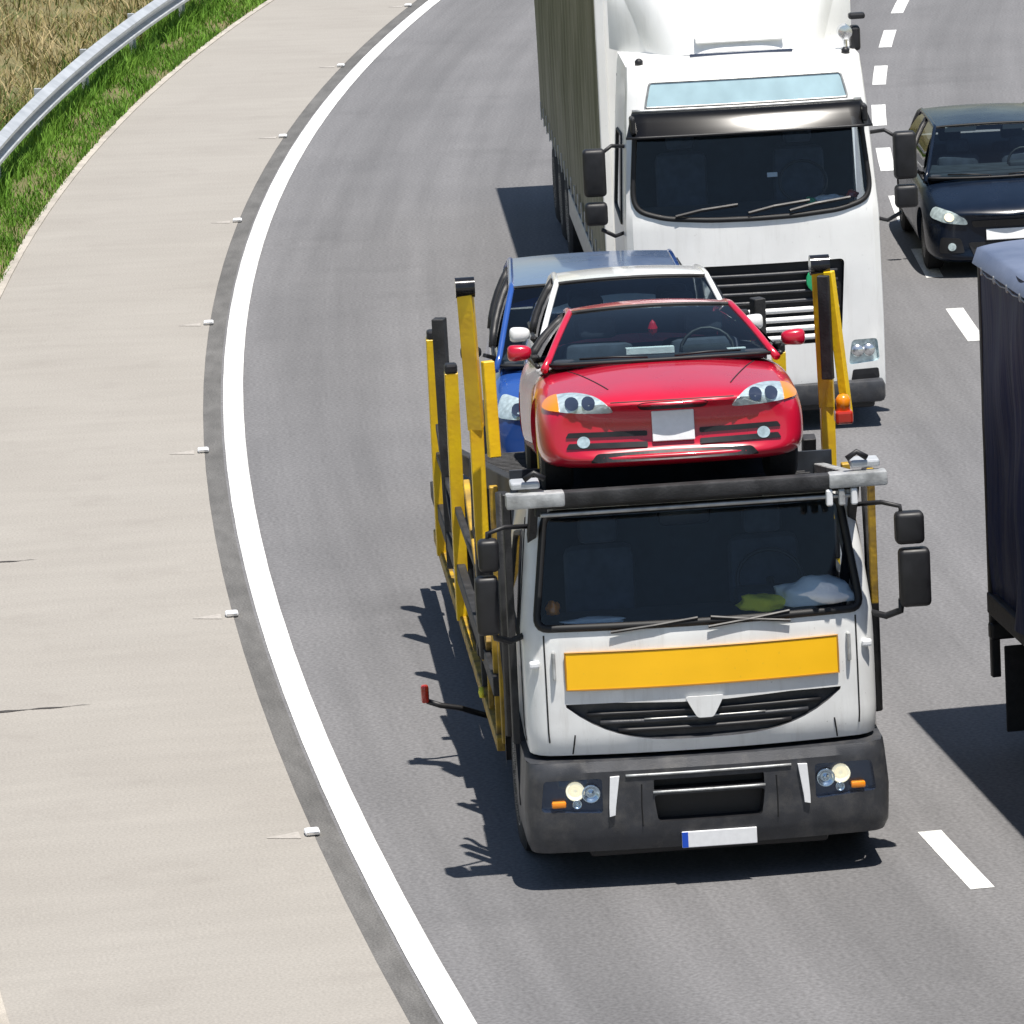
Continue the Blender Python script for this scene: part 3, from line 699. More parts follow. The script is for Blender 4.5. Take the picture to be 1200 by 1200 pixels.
for sx in (-1, 1):
    bm = NB(); box(bm, (sx*.33, 1.78, 1.43), (.36, .02, .10), .01, Matrix.Rotation(R_(50), 3, 'X')); obj('sun_visor', bm, 'cloth', darkcar)

# ------------------------------------------------------------------ the car transporter
TR = thing('car_transporter', 'white cab car transporter lorry with orange front panel and yellow posts', 'lorry', (*T1L, 0), T1Y)
cab = Shell(1.22, .20, .09, 1.75, ([.9, 1.1, 1.8, 2.70], [1.195, 1.215, 1.215, 1.12]), ([.9, 1.05, 1.45, 1.80, 2.66, 2.75], [.10, .05, .06, .09, .33, .42]), drop=.19, vref=(1.8, 2.66))
ux = cab.ux
wsp = rpoly([(-1.135, 1.845), (1.135, 1.845), (1.10, 2.615), (-1.10, 2.615)], .09)
def arc(x0, x1, z, dz, n=14): return [(x0+(x1-x0)*i/n, z+dz*(1-abs(2*i/n-1)**3.2)) for i in range(n+1)]
grp = arc(-.95, .95, 1.295, -.255, 22)+[(.955, 1.315), (.6, 1.318), (.16, 1.300), (-.16, 1.300), (-.6, 1.318), (-.955, 1.315)]
sidew = [rpoly([(s*cab.uy(.45), 1.72), (s*cab.uy(1.35), 1.78), (s*cab.uy(1.35), 2.42), (s*cab.uy(.72), 2.48)], .06) for s in (-1, 1)]
ps = shell_parts(cab, .95, 2.66, [wsp, grp]+sidew, .07)
roof_cap(ps[0], cab, 2.66, .03); back_wall(ps[0], cab, .95, 2.66)
cb = obj('cab_body', ps[0], 'truck_white', TR, True, .5)
wso = obj('windscreen', ps[1], 'wglass', TR, True); ps[2].free()
obj('windscreen_seal', rim_tube(cab, wsp, .028), 'gasket', wso, True)
for p_, sw_ in zip(ps[3:], sidew):
    o = obj('side_window', p_, 'wglass', TR, True); obj('window_seal', rim_tube(cab, sw_, .02), 'gasket', o, True)
g = obj('grille', panel(cab.surf, grp, -.06, 0., .06), 'plastic', TR, True, .6)
for k, zz in enumerate((1.235, 1.175, 1.115)):
    hw_ = .95*max(.02, 1-((1.295-zz)/.255))**(1/3.2)*.93
    obj('slat', tube(NB(), [cab.surf(-hw_+2*hw_*i/16, zz)[0]+cab.surf(-hw_+2*hw_*i/16, zz)[1]*(-.028) for i in range(17)], .017, 6), 'black' if k != 1 else 'plastic', g, True)
obj('slat', tube(NB(), [cab.surf(-.42+.84*i/16, 1.19)[0]+cab.surf(-.42+.84*i/16, 1.19)[1]*(-.012) for i in range(17)], .007, 6), 'rim', g, True)
# emblem: white shield over the grille
obj('emblem', panel(cab.surf, rpoly([(-.135, 1.335), (-.10, 1.265), (-.055, 1.185), (.055, 1.185), (.10, 1.265), (.135, 1.335)], .02), .02, -.07, .04), 'truck_white', TR, True, .6)
# orange panel
s_ = obj('sign_panel', panel(cab.surf, [(-.935, 1.425), (.935, 1.425), (.935, 1.672), (-.935, 1.672)], .022, .0, .1), 'orange', TR)
bq = [(-.94, 1.42), (.94, 1.42), (.94, 1.677), (-.94, 1.677)]
obj('sign_border', tube(NB(), [cab.surf(*p)[0]+cab.surf(*p)[1]*.02 for p in dens(bq, .1)], .008, 5, closed=True), 'orange_edge', s_)
# seams, corner handles and steps on the front
for sx in (-1, 1):
    obj('panel_seam', tube(NB(), [cab.surf(sx*(.90+.03*i/5), 1.10-.14*i/5)[0] for i in range(6)], .006, 5), 'gasket', TR)
    obj('panel_seam', tube(NB(), [cab.surf(sx*cab.ux(1.08), 1.80-.75*i/10)[0] for i in range(11)], .006, 5), 'gasket', TR)
    bm = NB(); pth = [cab.surf(sx*1.02, z)[0]+cab.surf(sx*1.02, z)[1]*d for z, d in ((1.50, .0), (1.50, .035), (1.68, .035), (1.68, .0))]; obj('grab_handle', tube(bm, pth, .013, 6), 'grey_metal', TR)
    bm = NB(); box(bm, cab.surf(sx*1.14, 1.60)[0]+Vector((sx*.02, -.01, 0)), (.07, .05, .05), .015); obj('corner_lamp', bm, 'plate', TR)
    obj('door_seam', tube(NB(), [cab.surf(sx*cab.uy(.42), 1.0+1.6*i/14)[0] for i in range(15)], .007, 5), 'gasket', TR)
    bm = NB(); box(bm, (sx*1.225, 1.20, 1.62), (.03, .16, .045), .01); obj('door_handle', bm, 'black', TR)
# wipers
for xa, xb_ in ((-.62, -.02), (.62, -.28+.35), (.05, .62)):
    q = lambda x, z, o=.025: cab.surf(x, z)[0]+cab.surf(x, z)[1]*o
    obj('wiper', tube(NB(), [q(xa, 1.805), q((xa+xb_)/2, 1.835), q(xb_, 1.87)], .011, 6), 'black', TR)
# interior of the cab
bm = NB(); box(bm, (0, .52, 1.74), (2.1, .55, .16), .05); box(bm, (.58, .70, 1.86), (.55, .25, .12), .05); obj('dashboard', bm, 'interior', TR, True, .6)
bm = NB()
for p, n_ in (((0, 1.0, 1.05), (2.3, 1.4, .04)), ((0, 1.70, 1.9), (2.3, .03, 1.5))): box(bm, p, n_)
obj('cab_lining', bm, 'interior', TR)
for sx in (-1, 1):
    bm = NB(); box(bm, (sx*.58, 1.25, 1.75), (.5, .16, .85), .07); box(bm, (sx*.58, 1.27, 2.28), (.28, .11, .2), .05); box(bm, (sx*.58, 1.0, 1.42), (.5, .5, .16), .06); obj('seat', bm, 'seat', TR, True, .6)
bm = NB(); tube(bm, [Vector((.58+.23*math.cos(a), .88+.10*math.sin(a), 1.93+.19*math.sin(a))) for a in [i*math.pi/10 for i in range(20)]], .016, 6, closed=True); tube(bm, [(.58, .88, 1.93), (.58, .7, 1.80)], .03, 6); obj('steering_wheel', bm, 'black', TR, True)
bm = NB(); box(bm, (-.05, .42, 2.54), (.36, .05, .16), .04); obj('interior_mirror', bm, 'black', TR, True, .6)
# bumper
bmp = Shell(1.265, .13, .055, .95, ([.2, .34, .6, .95], [1.20, 1.255, 1.265, 1.235]), ([.2, .30, .45, .85, .95], [.14, .03, .0, .0, .06]))
ctr = rpoly([(-.36, .475), (.36, .475), (.385, .665), (-.385, .665)], .03); ctr2 = rpoly([(-.385, .700), (.385, .700), (.385, .775), (-.385, .775)], .012)
lamp = [rpoly([(s*.735, .560), (s*1.16, .585), (s*1.15, .800), (s*.745, .805)], .03) for s in (-1, 1)]
lamp = [[(bmp.ux(x), z) for x, z in l_] for l_ in lamp]
pb = shell_parts(bmp, .275, .915, [ctr, ctr2]+lamp, .06)
bo = obj('bumper', pb[0], 'plastic', TR, True, .5)
for b_ in pb[1:]: b_.free()
for c_ in (ctr, ctr2): obj('air_opening', panel(bmp.surf, c_, -.12, 0., .08), 'black', bo)
bm = NB(); grid(bm, lambda a, v: bmp.P(-bmp.U+2*bmp.U*a, .915).lerp(Vector((bmp.P(-bmp.U+2*bmp.U*a, .915).x*.93, .42+.5*abs(2*a-1), .925)), v), 40, 2); obj('bumper_top', bm, 'plastic', TR, True)
obj('trim_bar', tube(NB(), [bmp.surf(-.58+1.16*i/16, .815)[0]+bmp.surf(0,   .815)[1]*.002 for i in range(17)], .010, 6), 'grey_metal', bo, True)
obj('trim_bar', tube(NB(), [bmp.surf(-.39+.78*i/10, .688)[0]+bmp.surf(0, .688)[1]*.004 for i in range(11)], .010, 6), 'grey_metal', bo, True)
for k, s in enumerate((-1, 1)):
    h = obj('headlight', panel(bmp.surf, lamp[k], -.05, 0., .05), 'lampdark', TR)
    P_ = lambda x, z, o: bmp.xz(x, z)[0]+bmp.xz(x, z)[1]*o
    for (x, z, r, m_, nm) in ((.93, .715, .056, 'lit', 'lamp'), (.82, .695, .056, 'chrome', 'lamp'), (.915, .625, .028, 'chrome', 'lamp')):
        bm = NB(); lathe(bm, [(.012, r*1.15), (-.022, r*1.15), (-.022, r*1.0), (.004, r*.72), (.008, r*.4), (-.006, r*.3), (-.010, 0)], 'y', P_(s*x, z, -.035), 20); obj(nm, bm, m_, h, True)
    bm = NB(); box(bm, P_(s*1.04, .63, -.02), (.10, .06, .045), .012); obj('indicator', bm, 'amber', h, True, .6)
    ov = panel(bmp.surf, [(bmp.ux(s*.655), .545), (bmp.ux(s*.695), .535), (bmp.ux(s*.690), .815), (bmp.ux(s*.625), .818)][::s], .02, -.01, .05); obj('lamp_trim', ov, 'plate', TR)
    obj('lamp_cover', panel(bmp.surf, lamp[k], -.004, None, .05), 'wglass', h, True)
    obj('bumper_seam', tube(NB(), [bmp.surf(s*.47, .45+.3*i/6)[0] for i in range(7)], .005, 5), 'gasket', bo)
bm = NB(); y0 = bmp.surf(0, .335)[0].y; box(bm, (.055, y0-.018, .335), (.52, .014, .115), .005); pl = obj('license_plate', bm, 'plate', TR)
bm = NB(); box(bm, (.055-.238, y0-.0265, .335), (.042, .003, .108)); obj('plate_band', bm, 'plateblue', pl)
bm = NB(); box(bm, (0, .50, .27), (1.66, .7, .12), .03); box(bm, (0, 1.8, .55), (2.3, .05, .7), .02); obj('underrun_guard', bm, 'black', TR)
for sx in (-1, 1):   # front wings and steps
    bm = NB()
    pr = [(1.22+.62*math.cos(a), .50+.62*math.sin(a)) for a in [math.pi*i/12 for i in range(13)]]
    for (ya, za), (yb2, zb2) in zip(pr, pr[1:]):
        vs = [bm.verts.new((sx*x, y, z)) for x, y, z in ((.90, ya, za), (1.27, ya, za), (1.27, yb2, zb2), (.90, yb2, zb2))]; bm.faces.new(vs)
        vs = [bm.verts.new((sx*1.27, y, z)) for y, z in ((ya, za), (yb2, zb2), (yb2*.97+.03*1.22, zb2-.05), (ya*.97+.03*1.22, za-.05))]; bm.faces.new(vs)
    obj('wing', bm, 'black', TR)
    wheel(TR, (sx*1.09, 1.22, .50), .50, .31, sx)
    for yy, rr in ((6.6, .42), (7.6, .42)): wheel(TR, (sx*.99, yy, rr), rr, .46, sx)
    bm = NB(); beam(bm, (sx*.42, .5, .80), (sx*.42, 9.4, .74), .09, .24); obj('chassis_rail', bm, 'deckdark', TR)
    # mirrors: two stacked housings on arms
    def mir(xc, zc, ww, hh, sx=sx):
        bm = NB(); box(bm, (sx*xc, .20, zc), (ww, .13, hh), .035, None, 3)
        return obj('mirror', bm, 'black', TR, True, .8)
    xs = 0 if sx > 0 else .055
    m1 = mir(1.475-xs, 2.385, .20-xs, .225); m2 = mir(1.50-xs, 2.035, .215-xs, .41)
    obj('mirror_glass', box(NB(), (sx*(1.50-xs), .268, 2.035), (.18-xs, .006, .36), .002), 'chrome', m2)
    obj('mirror_arm', tube(NB(), [(sx*1.10, .42, 2.52), (sx*1.30, .28, 2.555), (sx*1.42, .23, 2.53), (sx*1.425, .22, 2.45)], .018, 6), 'black', m1, True)
    obj('mirror_arm', tube(NB(), [(sx*1.17, .36, 1.78), (sx*1.30, .25, 1.76), (sx*1.40, .22, 1.80), (sx*1.405, .21, 1.88)], .025, 6), 'black', m2, True)
bm = NB(); box(bm, (0, 1.22, .5), (1.9, .12, .12), .03); obj('axle', bm, 'deckdark', TR)
# upper deck: slopes down to the rear
dz = lambda y: 2.80-.170*y
DK = []
for sx in (-1, 1):
    bm = NB(); a, b_ = (sx*.72, .02, dz(.02)-.05), (sx*.72, 9.5, dz(9.5)-.05)
    beam(bm, a, b_, .52, .07); obj('wheel_track', bm, 'deckdark', TR)
    for k in range(32):
        y = .2+.29*k; bm = NB(); box(bm, (sx*.72, y, dz(y)-.008), (.46, .035, .018), .004, Matrix.Rotation(R_(-9.6), 3, 'X'), 1); obj('tread_bar', bm, 'deckdark', TR)
    bm = NB(); beam(bm, (sx*1.06, .0, dz(0)-.04), (sx*1.06, 9.5, dz(9.5)-.04), .08, .17); obj('deck_rail', bm, 'grey_metal' if sx > 0 else 'deckdark', TR)
    # galvanised end brackets by the front of the deck
    bm = NB(); box(bm, (sx*1.10, -.03, 2.80), (.40, .12, .10), .015); br = obj('deck_bracket', bm, 'grey_metal', TR, True, .6)
    bm = NB(); box(bm, (sx*1.16, .06, 2.895), (.20, .16, .05), .015); obj('bracket_plate', bm, 'zinc', br)
    bm = NB(); tube(bm, [(sx*1.03, -.03, 2.94), (sx*1.10, -.03, 2.985), (sx*1.17, -.03, 2.94)], .022, 6); obj('lashing_ring', bm, 'black', br, True)
    for k in range(3 if sx > 0 else 0):
        bm = NB(); box(bm, (sx*(.90+.085*k), -.05, 2.685), (.045, .06, .115), .012); obj('hook', bm, 'plate' if k != 1 else 'grey_metal', br)
    bm = NB(); beam(bm, (sx*1.10, .10, 2.76), (sx*1.13, 1.85, 1.0), .06, .07); obj('brace', bm, 'deckdark', TR)
bm = NB(); box(bm, (0, -.02, 2.795), (1.98, .10, .10), .015); box(bm, (0, .02, 2.735), (2.12, .06, .03), .008); fb = obj('front_beam', bm, 'deckdark', TR, True, .6)
bm = NB(); box(bm, (0, -.02, 2.685), (2.14, .035, .025), .008); obj('beam_lip', bm, 'rim', fb)
for y in (1.1, 2.2, 3.3, 4.4, 5.5, 6.6, 7.7, 8.3):
    bm = NB(); box(bm, (0, y, dz(y)-.11), (2.1, .09, .08), .01); obj('cross_member', bm, 'deckdark', TR)
bm = NB(); beam(bm, (0, .06, dz(.06)-.075), (0, 8.3, dz(8.3)-.075), .92, .03); obj('deck_plate', bm, 'deckdark', TR)
# posts: front pair tall and leaning with a strut, two pairs behind on the side sills
def post(name, pts, r, m, n=10): return obj(name, tube(NB(), pts, r, n), m, TR, True, .6)
for sx in (-1, 1):
    X = sx*1.235+(.07 if sx > 0 else -.05)
    p = obj('post', beam(beam(NB(), (X, 3.10, .95), (X, 3.05, 2.75), .10, .10), (X, 3.05, 2.70), (X-.04, 2.87, 3.74), .11, .11), 'yellow', TR)
    obj('post_foot', box(NB(), (X, 3.09, 1.75), (.11, .13, .42), .02), 'black', p)
    obj('post_foot', box(NB(), (X, 3.11, 1.18), (.12, .14, .46), .02), 'black', p)
    obj('post_cap', lathe(NB(), [(-.07, .001), (-.07, .075), (.07, .075), (.07, .001)], 'x', (X-.04, 2.87, 3.78), 16), 'blackshiny', p, True, .6)
    if sx < 0: obj('strut', beam(NB(), (X+.10, 2.70, 2.55), (X+.09, 2.75, 3.25), .085, .08), 'yellow', p)
    else:
        obj('strut', beam(NB(), (X+.11, 2.75, 2.66), (X+.02, 2.81, 3.74), .06, .07), 'yellow', p)
        obj('strut', beam(NB(), (X-.02, 2.77, 2.95), (X-.03, 2.75, 3.72), .085, .05), 'deckdark', p)
        obj('marker_lamp', lathe(NB(), [(-.06, .05), (.03, .055), (.06, .035), (.07, 0)], 'z', (X+.06, 2.60, 2.80), 14), 'amber', p, True)
        obj('marker_base', box(NB(), (X+.06, 2.60, 2.70), (.13, .13, .10), .02), 'redlens', p)
    obj('post', beam(NB(), (sx*1.27, .60, 1.78 if sx > 0 else .95), (sx*1.265, .52, 2.74), .05, .08), 'yellow_worn' if sx > 0 else 'deckdark', TR)
    obj('ram', tube(NB(), [(sx*1.285, .82, .95), (sx*1.275, .74, 2.70)], .045, 8), 'deckdark', TR, True)
    obj('hose', tube(NB(), [(sx*1.28, .95, 1.0), (sx*1.31, .98, 1.6), (sx*1.285, 1.0, 2.2), (sx*1.27, .95, 2.62)], .022, 6), 'rubber', TR, True)
    obj('side_mesh', box(NB(), (sx*1.13, 2.75, 1.55), (.03, 1.5, 1.1), .005), 'deckdark', TR)
    # second and third posts
    obj('post', beam(NB(), (X, 6.1, .55), (X, 5.95, 2.58), .105, .10), 'yellow', TR)
    obj('post', beam(NB(), (X, 8.5, .55), (X, 8.35, 2.42), .115, .11), 'yellow', TR)
    for y, z in ((5.95, 2.58), (8.35, 2.42)):
        obj('post_cap', box(NB(), (X, y, z+.03), (.10, .11, .08), .02), 'black', TR)
    obj('ram', beam(NB(), (X+sx*-.02, 7.3, .7), (X+sx*.0, 7.25, 2.78), .10, .10), 'deckdark', TR)
    obj('ram', beam(NB(), (X-sx*.04, 4.3, .7), (X-sx*.04, 3.9, 2.3), .10, .10), 'deckdark', TR)
    obj('brace', beam(NB(), (X, 2.9, 1.1), (X, 4.7, 1.95), .05, .07), 'yellow_worn', TR)
    obj('brace', beam(NB(), (X, 6.2, 1.0), (X, 8.2, 1.7), .05, .06), 'deckdark', TR)
    obj('side_sill', beam(NB(), (X, 2.1, .98), (X, 9.4, .92), .07, .14), 'deckdark', TR)
    obj('side_sill', beam(NB(), (X, 2.1, .55), (X, 9.4, .52), .06, .10), 'yellow_worn', TR)
    obj('side_rail', beam(NB(), (X, 2.6, 1.52), (X, 8.4, 1.42), .05, .06), 'deckdark', TR)
    for y in (2.25, 3.0, 3.7): obj('ladder_rung', beam(NB(), (X, y, .55), (X, y, 1.52), .04, .05), 'yellow_worn' if y < 3.5 else 'deckdark', TR)
    obj('ladder_rung', beam(NB(), (X-sx*.03, 1.95, .60), (X-sx*.03, 1.92, 2.50), .06, .07), 'yellow_worn', TR)
    obj('toolbox', box(NB(), (sx*1.02, 3.1, .62), (.42, 1.3, .52), .03), 'black', TR)
    obj('side_lamp', lathe(NB(), [(0, .045), (sx*.03, .04), (sx*.04, 0)], 'x', (X+sx*.03, 3.4, .62), 12), 'hivis', TR, True)
obj('lower_deck', box(NB(), (0, 5.8, .93), (2.3, 7.2, .06), .01), 'deckdark', TR)
obj('rear_beam', box(NB(), (0, 9.42, .80), (2.46, .12, .3), .02), 'deckdark', TR)
bm = NB(); tube(bm, [(-1.24, 3.9, .30), (-1.48, 3.85, .40), (-1.62, 3.8, .44), (-1.72, 3.8, .48)], .022, 8); ma = obj('marker_arm', bm, 'black', TR, True)
bm = NB(); box(bm, (-1.735, 3.79, .54), (.06, .07, .14), .02); obj('marker_lamp', bm, 'redlens', ma, True, .6)
# strap over the coupe's wheel, cloths on the dash
sp_ = Vector((-.80, .88, .315)); mw = redcar.matrix_basis
st = tag(obj('wheel_strap', tube(NB(), [mw @ (sp_+Vector((-.03, .36*math.cos(a), .36*math.sin(a)))) for a in [R_(-25+23*i) for i in range(10)]], .022, 6), 'yellow'), 'yellow lashing strap over the front wheel of the red coupe', 'strap')
def lump(name, label, cat, m, c, sx_, sy_, sz_, seed):
    bm = NB(); bmesh.ops.create_icosphere(bm, subdivisions=3, radius=1); rnd = random.Random(seed); ph = [rnd.uniform(0, 6) for _ in range(6)]
    for v in bm.verts:
        n = v.co.copy(); k = 1+.16*math.sin(n.x*5+ph[0])*math.sin(n.y*4+ph[1])+.12*math.sin(n.z*7+ph[2]+n.x*3)
        v.co = Vector((n.x*sx_*k, n.y*sy_*k, max(-.35, n.z)*sz_*k))
    o = tag(obj(name, bm, m, None, True), label, cat); o.location = at(T1L, T1Y, c); o.rotation_euler = (0, 0, T1Y); return o
lump('folded_vest', 'yellow high visibility vest folded on the dashboard of the transporter', 'vest', 'hivis', (.44, .25, 1.90), .17, .09, .08, 1)
lump('crumpled_cloth', 'crumpled white cloth on the transporter dashboard beside the yellow vest', 'cloth', 'cloth', (.80, .27, 1.93), .27, .11, .13, 2)
lump('work_glove', 'tan work glove lying at the corner of the transporter dashboard', 'glove', 'amber', (-.98, .48, 1.90), .05, .05, .07, 3)
lump('paper_pile', 'pale papers along the front edge of the transporter dashboard', 'papers', 'cloth', (-.72, .27, 1.86), .22, .06, .025, 4)

# drawbar trailer behind, carrying the blue car
TLo = at(T1L, T1Y, (.25, 9.95, 0))
TL = thing('car_trailer', 'dark drawbar car trailer behind the transporter carrying the blue car', 'trailer', (TLo[0], TLo[1], 0), R_(.5))
obj('deck', box(NB(), (0, 2.0, .70), (2.2, 4.2, .10), .02), 'deckdark', TL)
for sx in (-1, 1):
    obj('side_sill', box(NB(), (sx*1.14, 2.0, .66), (.06, 4.2, .22), .01), 'grey_metal', TL)
    for y in (2.6, 3.4): wheel(TL, (sx*.96, y, .31), .31, .28, sx)
obj('drawbar', beam(NB(), (0, -.9, .55), (0, .3, .62), .12, .12), 'deckdark', TL)

# ------------------------------------------------------------------ the white articulated lorry behind
T2L, T2Y = (2.47, 51.35), R_(2.2)
L2 = thing('white_lorry', 'white articulated lorry with sun visor, roof deflector and olive curtain trailer', 'lorry', (*T2L, 0), T2Y)
c2 = Shell(1.24, .16, .09, 1.8, ([.3, 1.0, 2.1, 3.1, 3.55], [1.235, 1.24, 1.235, 1.17, 1.13]), ([.3, .5, 1.6, 2.1, 3.05, 3.40, 3.56], [.02, .0, .03, .07, .30, .40, .52]))
w2 = rpoly([(-1.17, 2.33), (-1.10, 2.205), (-.85, 2.135), (-.4, 2.105), (0, 2.10), (.4, 2.105), (.85, 2.135), (1.10, 2.205), (1.17, 2.33), (1.145, 3.02), (-1.145, 3.02)], .10)
g2 = rpoly([(-.80, .86), (.80, .86), (.86, 1.66), (-.86, 1.66)], .05)
sw2 = [rpoly([(s*c2.uy(.5), 2.05), (s*c2.uy(1.45), 2.1), (s*c2.uy(1.45), 2.85), (s*c2.uy(.78), 2.88)], .06) for s in (-1, 1)]
l2 = [[(c2.ux(x), z) for x, z in rpoly([(s*.86, .62), (s*1.17, .64), (s*1.15, .86), (s*.90, .86)][::s], .04)] for s in (-1, 1)]
ps = shell_parts(c2, .38, 3.56, [w2, g2]+sw2+l2, .09)
roof_cap(ps[0], c2, 3.56, .05); back_wall(ps[0], c2, .38, 3.56)
obj('cab_body', ps[0], 'white_b', L2, True, .5)
wso = obj('windscreen', ps[1], 'wglass', L2, True); obj('windscreen_seal', rim_tube(c2, w2, .026), 'gasket', wso, True)
ps[2].free()
for p_, s_w in zip(ps[3:5], sw2):
    o = obj('side_window', p_, 'wglass', L2, True); obj('window_seal', rim_tube(c2, s_w, .02), 'gasket', o, True)
for k, s in enumerate((-1, 1)):
    ps[5+k].free(); h = obj('headlight', panel(c2.surf, l2[k], -.03, 0, .06), 'lampglass', L2)
    for x in (.95, 1.06):
        bm = NB(); lathe(bm, [(0, .065), (-.02, .06), (-.03, 0)], 'y', c2.xz(s*x, .75)[0]+Vector((0, .01, 0)), 16); obj('lamp', bm, 'chrome', h, True)
g = obj('grille', panel(c2.surf, g2, -.07, 0, .1), 'black', L2, False)
for k, zz in enumerate((1.55, 1.46, 1.37, 1.28, 1.19, 1.10, 1.01, .92)):
    big = k in (4, 6); bm = NB()
    tube(bm, [c2.surf(-.79+1.58*i/12, zz)[0]+c2.surf(-.79+1.58*i/12, zz)[1]*(-.03) for i in range(13)], .030 if k > 3 else .018, 6); obj('slat', bm, 'white_b' if k > 3 else 'plastic', g, True)
bm = NB(); lathe(bm, [(0, .125), (-.02, .12), (-.028, .06), (-.03, 0)], 'y', c2.xz(.60, 1.47)[0]+Vector((0, -.012, 0)), 22); obj('round_badge', bm, 'green', L2, True, .6)
# sun visor across the top of the windscreen
def vis(a, v):
    u = -1.17+2.34*a; p, n = c2.surf(u, 3.15-.26*v); return p+n*(.03+.16*v**.8)
vo = obj('sun_visor', grid(NB(), vis, 30, 6), 'visor', L2, True)
obj('visor_edge', tube(NB(), [vis(i/24, 1) for i in range(25)], .014, 6), 'black', vo, True)
obj('visor_edge', tube(NB(), [vis(i/24, 0) for i in range(25)], .018, 6), 'rim', vo, True)
for s in (-1, 1): obj('visor_bracket', box(NB(), vis(.5+s*.49, .5), (.05, .2, .16), .02), 'black', vo)
# pale panel above
pn = rpoly([(-1.04, 3.18), (1.04, 3.18), (1.0, 3.41), (-1.0, 3.41)], .03)
po_ = obj('roof_panel', panel(c2.surf, pn, .012, -.01, .1), 'visorblue', L2, True, .6)
obj('panel_edge', rim_tube(c2, pn, .012, .01), 'rim', po_, True)
for s in (-1, 1):
    bm = NB(); lathe(bm, [(-.0, .04), (.05, .04), (.07, .02), (.075, 0)], 'z', (s*1.0, .62, 3.56), 12); obj('roof_lamp', bm, 'black', L2, True)
# roof deflector
def dfl(a, v):
    wv = (.80+.34*v)*(1.06); x = (-1+2*a)*wv; e = abs(2*a-1)
    y = .80+.55*v+.62*v*v*.4+.55*e**4; z = 3.63+.78*math.sin(v*1.25)/math.sin(1.25)-.10*e**3*(1-v*.5)
    return Vector((x, y, z))
dfo = obj('roof_deflector', grid(NB(), dfl, 24, 12), 'white_b', L2, True)
for s, a in ((-1, 0.), (1, 1.)):
    def sd_(q, v, a=a, s=s):
        p = dfl(a, v); e = Vector((s*1.20, 1.9, 3.58+.80*v)); return p.lerp(e, q)
    obj('deflector_side', grid(NB(), sd_, 6, 8), 'white_b', dfo, True)
bm = NB(); box(bm, dfl(.5, .14)+Vector((0, -.03, 0)), (.86, .03, .14), .02, Matrix.Rotation(R_(-35), 3, 'X')); obj('deflector_panel', bm, 'white_b', dfo, True, .6)
bm = NB(); box(bm, (0, .74, 3.615), (1.0, .04, .03), .01); obj('deflector_vent', bm, 'lampdark', dfo)
bm = NB(); lathe(bm, [(-.10, .02), (-.09, .07), (.02, .075), (.05, .05), (.05, 0)], 'y', (1.03, .95, 3.74), 14); lathe(bm, [(-.14, .03), (0, .03)], 'z', (1.03, .97, 3.72), 10); obj('air_horn', bm, 'chrome', L2, True, .6)
bm = NB(); box(bm, (1.14, 1.05, 3.66), (.10, .16, .24), .03); box(bm, (1.16, 1.0, 3.88), (.16, .1, .06), .02); obj('roof_lamp_bracket', bm, 'black', L2)
# wipers and dash
for xa, xb_ in ((-.75, -.15), (-.05, .55), (.35, .95)):
    q = lambda x, z, o=.025: c2.surf(x, z)[0]+c2.surf(x, z)[1]*o
    obj('wiper', tube(NB(), [q(xa, 2.15, .03), q(xa+.25, 2.20, .03), q(xb_, 2.235, .03)], .017, 6), 'black', L2)
bm = NB(); box(bm, (0, .62, 2.06), (2.1, .7, .14), .05); obj('dashboard', bm, 'interior', L2, True, .6)
bm = NB(); box(bm, (0, 1.75, 2.4), (2.3, .03, 1.9)); box(bm, (0, 1.0, 1.35), (2.3, 1.4, .04)); obj('cab_lining', bm, 'interior', L2)
for sx in (-1, 1):
    bm = NB(); box(bm, (sx*.58, 1.45, 2.15), (.5, .16, .85), .07); box(bm, (sx*.58, 1.47, 2.70), (.28, .11, .2), .05); obj('seat', bm, 'seat', L2, True, .6)
bm = NB(); tube(bm, [Vector((.58+.23*math.cos(a), 1.05+.10*math.sin(a), 2.28+.19*math.sin(a))) for a in [i*math.pi/10 for i in range(20)]], .016, 6, closed=True); obj('steering_wheel', bm, 'black', L2, True)
for sx in (-1, 1):
    for zc, hh, nm in ((2.60, .46, 0), (2.20, .22, 1)):
        bm = NB(); box(bm, (sx*1.50, .28, zc), (.22, .15, hh), .04, None, 3); mo = obj('mirror', bm, 'black', L2, True, .8)
        obj('mirror_arm', tube(NB(), [(sx*1.12, .5, zc+.2*(1-2*nm)), (sx*1.32, .36, zc+.24*(1-2*nm)), (sx*1.45, .30, zc+.16*(1-2*nm))], .02, 6), 'black', mo, True)
    wheel(L2, (sx*1.06, 1.45, .5), .5, .31, sx); wheel(L2, (sx*.98, 5.1, .5), .5, .5, sx)
    for y in (10.8, 12.1, 13.4): wheel(L2, (sx*1.06, y, .5), .5, .36, sx)
    obj('chassis_rail', beam(NB(), (sx*.42, .6, .85), (sx*.42, 15.5, .95), .09, .25), 'deckdark', L2)
    obj('lower_bumper', box(NB(), (sx*.65, .12, .36), (1.1, .3, .22), .05), 'plastic', L2, True, .6)
for sx in (-1, 1):
    obj('step_recess', box(NB(), (sx*1.16, .62, .62), (.17, .50, .20), .02), 'black', L2)
    obj('step_recess', box(NB(), (sx*1.16, .66, 1.02), (.172, .46, .22), .02), 'black', L2)
    obj('bumper_slot', panel(c2.surf, [(c2.ux(x), z) for x, z in rpoly([(sx*.88, .46), (sx*1.16, .47), (sx*1.15, .57), (sx*.90, .57)][::sx], .02)], .006, -.01, .05), 'black', L2)
bm = NB(); box(bm, (0, .30, .25), (2.2, .5, .12), .03); obj('front_skirt', bm, 'black', L2)
